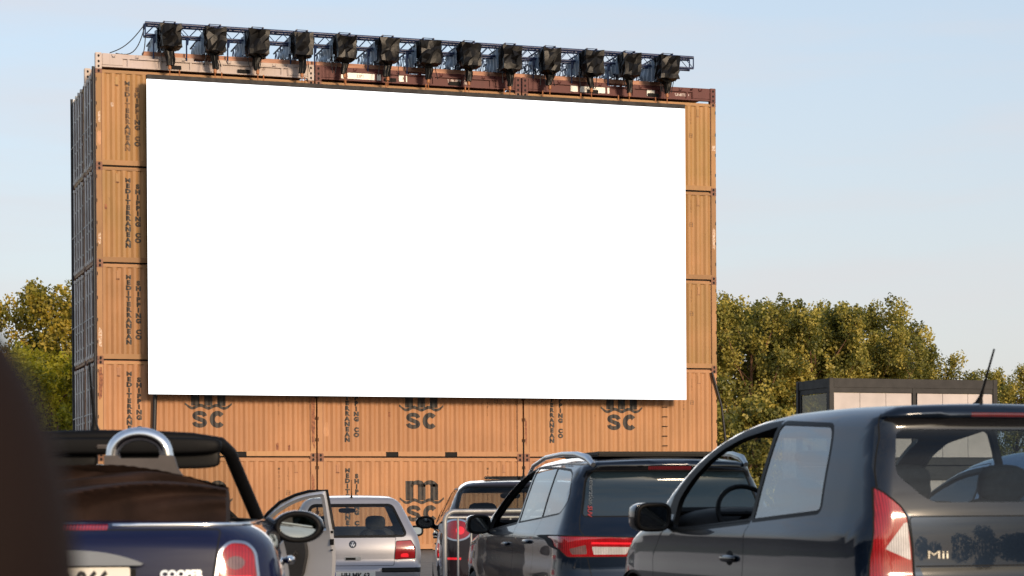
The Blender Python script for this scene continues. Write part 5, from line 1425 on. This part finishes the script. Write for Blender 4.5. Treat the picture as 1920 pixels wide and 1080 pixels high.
def tree_meshes(h, rad, z0, mat, seed, spiky=1., n_limb=16, per=62, size=.13, shape=None):
    """trunk+limbs mesh and crown mesh, standing on the origin"""
    rg = random.Random(seed); tm = MB(); clumps = []
    lean = rg.uniform(-.25, .25)
    trunk = [(lean*t*t, .1*sin(3*t+seed), h*.86*t) for t in np.linspace(0, 1, 9)]
    tm.tube(trunk, [.17*(1-.85*t)*(h/10)+.012 for t in np.linspace(0, 1, 9)], 8)
    def tr_at(z):
        t = z/(h*.86); i = min(int(t*8), 7); f = t*8-i; a_, b_ = np.array(trunk[i]), np.array(trunk[i+1]); return a_*(1-f)+b_*f
    prof = shape or (lambda t: (sin(pi*min(1, .12+.80*t)))**.7)
    for i in range(n_limb):
        t = (i+.5)/n_limb; z = z0*.75 + (h*.80-z0*.75)*t; b0 = tr_at(z); az = i*2.4 + rg.uniform(-.5, .5)
        R_ = rad*prof(max(0, min(1, (z-z0*.6)/(h-z0*.6))))*rg.uniform(.75, 1.1); rise = R_*rg.uniform(.7, 1.25)*(.8+.5*spiky)
        e = b0 + np.array([R_*cos(az), R_*sin(az), min(rise, h-z-.2)])
        mid = b0*.5 + e*.5 + np.array([0, 0, -.12*R_])
        pts = [b0, (b0+mid)/2 + np.array([0, 0, -.03]), mid, (mid+e)/2, e]
        tm.tube([tuple(p) for p in pts], [.065*(1-t*.55), .05*(1-t*.5), .036, .022, .008], 6)
        for k in range(4):
            s_ = rg.uniform(.35, 1.); p = mid*(1-s_)+e*s_ if s_ > .5 else b0*(1-s_*2)+mid*s_*2
            d = np.array([rg.uniform(-1, 1), rg.uniform(-1, 1), rg.uniform(.2, 1.3)])*R_*.34
            tm.tube([tuple(p), tuple(p+d*.5), tuple(p+d)], [.022, .014, .006], 5)
            for w_ in (.55, 1.): clumps.append((p+d*w_, rg.uniform(.26, .50)*rad/2.4, 1.+.5*spiky*rg.random(), rg.random()))
        for s_ in (.45, .7, .9): clumps.append((mid*(1-s_)+e*s_ + np.array([rg.uniform(-.3,.3), rg.uniform(-.3,.3), rg.uniform(-.2,.3)]), rg.uniform(.36, .62)*rad/2.4, 1.1, rg.random()))
        if spiky > 0:
            for k in range(3):
                q = e + np.array([rg.uniform(-.3, .3), rg.uniform(-.3, .3), .12 + .22*k]); clumps.append((q, (.24-.05*k)*rad/2.4, 1.7, rg.random()))
    for k in range(int(n_limb*2.2)):
        t = rg.random(); z = z0 + (h*.93-z0)*t; R_ = rad*prof(t)*math.sqrt(rg.random()); az = rg.uniform(0, 6.28); b0 = tr_at(min(z, h*.85))
        clumps.append((b0*np.array([1, 1, 0]) + np.array([R_*cos(az), R_*sin(az), z]), rg.uniform(.35, .62)*rad/2.4, 1.2, rg.random()))
    if spiky > 0:
        for k in range(int(13*spiky)):   # leading shoots that stand up out of the crown
            R_ = rad*.72*math.sqrt(rg.random()); az = rg.uniform(0, 6.28); zt_ = z0 + (h-z0)*(.98 - .55*(R_/rad)**2) - rg.uniform(0, .5)
            for q in range(5): clumps.append(((R_*cos(az) + .05*q, R_*sin(az), zt_ - .75 + .29*q), (.34-.055*q)*rad/2.4, 1.9, rg.random()))
    return tm.mesh('trunk', 'bark', 60), leaf_cloud('crown', clumps, per, size, mat, seed)

def plant(label, meshes, loc, rot, sc, group, name='tree', cat='tree'):
    r = thing(name, label, cat, loc, rot, group); r.scale = sc if isinstance(sc, tuple) else (sc,)*3
    link(bpy.data.objects.new('trunk', meshes[0]), r); link(bpy.data.objects.new('crown', meshes[1]), r); return r
pop = [tree_meshes(10.4, 2.5, 1.2, 'leaf_poplar', 11+i, 1., 20, 108, .112) for i in range(3)]
GR = 'poplars behind the right end of the wall'
rowt = [(1352, 96, .925, 0, .3, 'tall poplar whose crown touches the right end of the container wall'),
        (1412, 92, .91, 1, 1.9, 'tall poplar second in the row from the container wall'),
        (1472, 97, .92, 2, 4.1, 'poplar with a high spiky top left of the cabin roof'),
        (1530, 93, .90, 0, 2.2, 'poplar rising just behind the left corner of the cabin roof'),
        (1588, 95, .915, 1, 5.0, 'poplar with the highest tip above the cabin'),
        (1645, 94, .83, 2, 1.1, 'poplar above the middle of the cabin roof'),
        (1704, 96, .75, 0, 3.7, 'lower poplar above the right half of the cabin roof'),
        (1762, 95, .66, 1, .6, 'lowest poplar at the right end of the row, with a side branch'),
        (1905, 104, .70, 2, 2.9, 'separate poplar at the right edge beyond the car aerial')]
for u, d, s, k, rt, lab in rowt:
    p = at(u, 900, d); plant(lab, pop[k], (p[0], p[1], 0), rt, (s*1.05, s*1.05, s), GR)
# under-storey between their trunks
shr = tree_meshes(4.6, 2.0, .2, 'leaf_poplar', 31, .3, 14, 70, .13, lambda t: .6+.4*sin(pi*t))
for i, (u, d, s, lab) in enumerate(((1365, 88, 1.0, 'dense bush at the foot of the poplars beside the container wall'), (1440, 90, .95, 'dense bush under the poplars left of the cabin'), (1525, 98, 1.0, 'dense bush under the poplars behind the cabin'))):
    p = at(u, 900, d); plant(lab, shr, (p[0], p[1], 0), i*2., s*1.1, 'bushes under the poplars', 'bush', 'bush')
t1 = tree_meshes(10.9, 2.7, 5.0, 'leaf_yellow', 51, .1, 18, 84, .13)
p = at(128, 900, 92); plant('tall tree with yellowing crown left of the container wall', t1, (p[0], p[1], 0), 5.4, 1.0, None)
t2 = tree_meshes(7.6, 2.3, .4, 'leaf_lime', 61, .1, 18, 96, .125, lambda t: (.55+.45*sin(pi*t)))
p = at(100, 900, 88); plant('bushy yellow green tree below the tall tree left of the wall', t2, (p[0], p[1], 0), .4, 1.0, 'bushy trees left of the wall')
p = at(20, 900, 90); plant('darker bushy tree at the left edge of the photo', t2, (p[0], p[1], 0), 2.4, .98, 'bushy trees left of the wall')
p = at(-70, 900, 93); plant('bushy tree mostly hidden by the blurred seat', t2, (p[0], p[1], 0), 4.1, 1.05, 'bushy trees left of the wall')
# pale board fence seen past the cabin
p0, p1 = at(1470, 900, 79), at(1600, 900, 80)
r = thing('board_fence', 'pale board fence under the poplars seen through the cabin window', 'fence', (p0[0], p0[1], 0), math.atan2(p1[1]-p0[1], p1[0]-p0[0]))
m = MB()
for i in range(22): m.box((i*.155,0,.05), (i*.155+.145,.025,4.35), .003)
m.build('board', 'fence', r, 30)
m = MB()
for x in (0, 1.7, 3.35): m.box((x,.027,0), (x+.09,.12,4.3))
m.build('post', 'fence', r, None)
# the wood on the far side of the parking ground (mirrored in the car sides)
cl = []
rgw = random.Random(5)
for k in range(330):
    th = rgw.uniform(radians(150), radians(335)); R_ = rgw.uniform(62, 74); cx, cy = -4 + R_*cos(th), -55 + R_*sin(th)
    if cy > -8 and cx > -40: continue
    cl.append((np.array([cx, cy, rgw.uniform(.3, 3.6) + 3.2*max(0, math.sin(th*17) + math.sin(th*41+1))*rgw.random()]), rgw.uniform(1.0, 2.0), 1.2, rgw.random()))
o = bpy.data.objects.new('far_wood', leaf_cloud('far_wood', cl, 34, .42, 'leaf_far', 77)); link(o)
tag(o, 'dark wood on the far side of the parking ground', 'wood', kind='stuff')

# ---------------------------------------------------------------- blurred seat close to the lens
sp = at(-160, 1190, .92)
r = thing('car_seat', 'blurred dark brown headrest edge close to the lens in the lower left corner', 'seat', (sp[0], sp[1], ground_z(sp[1])), -YAW)
zc_ = sp[2] - ground_z(sp[1])
m = MB(); m.super((0,0,zc_), (.0684,.075,.146), 2.1, 40, 30); m.build('headrest', 'leather', r, 180)
m = MB(); m.tube([(-.03,0,zc_-.22),(-.03,0,zc_-.10)], .007); m.tube([(.03,0,zc_-.22),(.03,0,zc_-.10)], .007); m.build('headrest_post', 'satin', r, 60)
m = MB(); m.super((-.12,0,zc_-.45), (.26,.09,.28), 3.2); m.build('backrest', 'leather', r, 180)
m = MB(); m.super((-.12,-.32,zc_-.70), (.26,.30,.10), 3.2); m.build('cushion', 'leather', r, 180)
m = MB(); m.box((-.32,-.52,0), (.08,-.06,zc_-.74), .01); m.build('base', 'interior', r, 30)

# ---------------------------------------------------------------- sky, sun, exposure
HAZE_LOW, HAZE_HIGH, CIRRUS = (2.45, 2.30, 2.36), (1.88, 2.06, 2.26), (2.7, 2.55, 2.6)
SUN_AZ, SUN_EL = 168., 15.   # azimuth clockwise from +Y
w = bpy.data.worlds.new('World'); scene.world = w; w.use_nodes = True; nt = w.node_tree
for n in list(nt.nodes): nt.nodes.remove(n)
out = nt.nodes.new('ShaderNodeOutputWorld'); bg = nt.nodes.new('ShaderNodeBackground')
sky = nt.nodes.new('ShaderNodeTexSky'); sky.sky_type = 'NISHITA'; sky.sun_disc = False
sky.sun_elevation = radians(SUN_EL); sky.sun_rotation = radians(SUN_AZ); sky.air_density = 1.0; sky.dust_density = 1.3; sky.ozone_density = 1.6
# evening haze: a pale veil, thicker and pinker towards the horizon, with thin cirrus
tc = nt.nodes.new('ShaderNodeTexCoord'); sp_ = nt.nodes.new('ShaderNodeSeparateXYZ'); nt.links.new(tc.outputs['Generated'], sp_.inputs[0])
def mrange(src, a, b, c, d):
    n = nt.nodes.new('ShaderNodeMapRange'); n.inputs[1].default_value = a; n.inputs[2].default_value = b; n.inputs[3].default_value = c; n.inputs[4].default_value = d
    nt.links.new(src, n.inputs[0]); return n.outputs[0]
def mixc(f, a, b):
    n = nt.nodes.new('ShaderNodeMix'); n.data_type = 'RGBA'
    nt.links.new(f, n.inputs[0])
    for k, v in ((6, a), (7, b)):
        if isinstance(v, tuple): n.inputs[k].default_value = (*v, 1)
        else: nt.links.new(v, n.inputs[k])
    return n.outputs[2]
veil = mixc(mrange(sp_.outputs[2], .0, .28, 0, 1), HAZE_LOW, HAZE_HIGH)
c1 = mixc(mrange(sp_.outputs[2], .0, .75, .90, .12), sky.outputs[0], veil)
mp = nt.nodes.new('ShaderNodeMapping'); mp.inputs['Scale'].default_value = (2.2, 2.2, 15.); mp.inputs['Rotation'].default_value = (0, radians(4), radians(20))
nz = nt.nodes.new('ShaderNodeTexNoise'); nz.inputs['Scale'].default_value = 2.4; nz.inputs['Detail'].default_value = 8; nz.inputs['Roughness'].default_value = .5
nt.links.new(tc.outputs['Generated'], mp.inputs[0]); nt.links.new(mp.outputs[0], nz.inputs['Vector'])
c2 = mixc(mrange(nz.outputs['Fac'], .44, .76, 0., .6), c1, CIRRUS)
nt.links.new(c2, bg.inputs[0])
bg.inputs[1].default_value = .15; nt.links.new(bg.outputs[0], out.inputs[0])
sd = bpy.data.lights.new('sun', 'SUN'); sd.energy = 2.0; sd.angle = radians(9); sd.color = (1., .77, .54)
so = bpy.data.objects.new('sun', sd); link(so)
az, el = radians(SUN_AZ), radians(SUN_EL); tosun = Vector((sin(az)*cos(el), cos(az)*cos(el), sin(el)))
so.rotation_euler = tosun.to_track_quat('Z', 'Y').to_euler(); so.location = (0, -30, 40)
scene.view_settings.view_transform = 'Standard'; scene.view_settings.look = 'None'; scene.view_settings.gamma = 1.; scene.view_settings.exposure = .90
scene.view_settings.use_curve_mapping = False
scene.cycles.max_bounces = 8; scene.cycles.transparent_max_bounces = 24
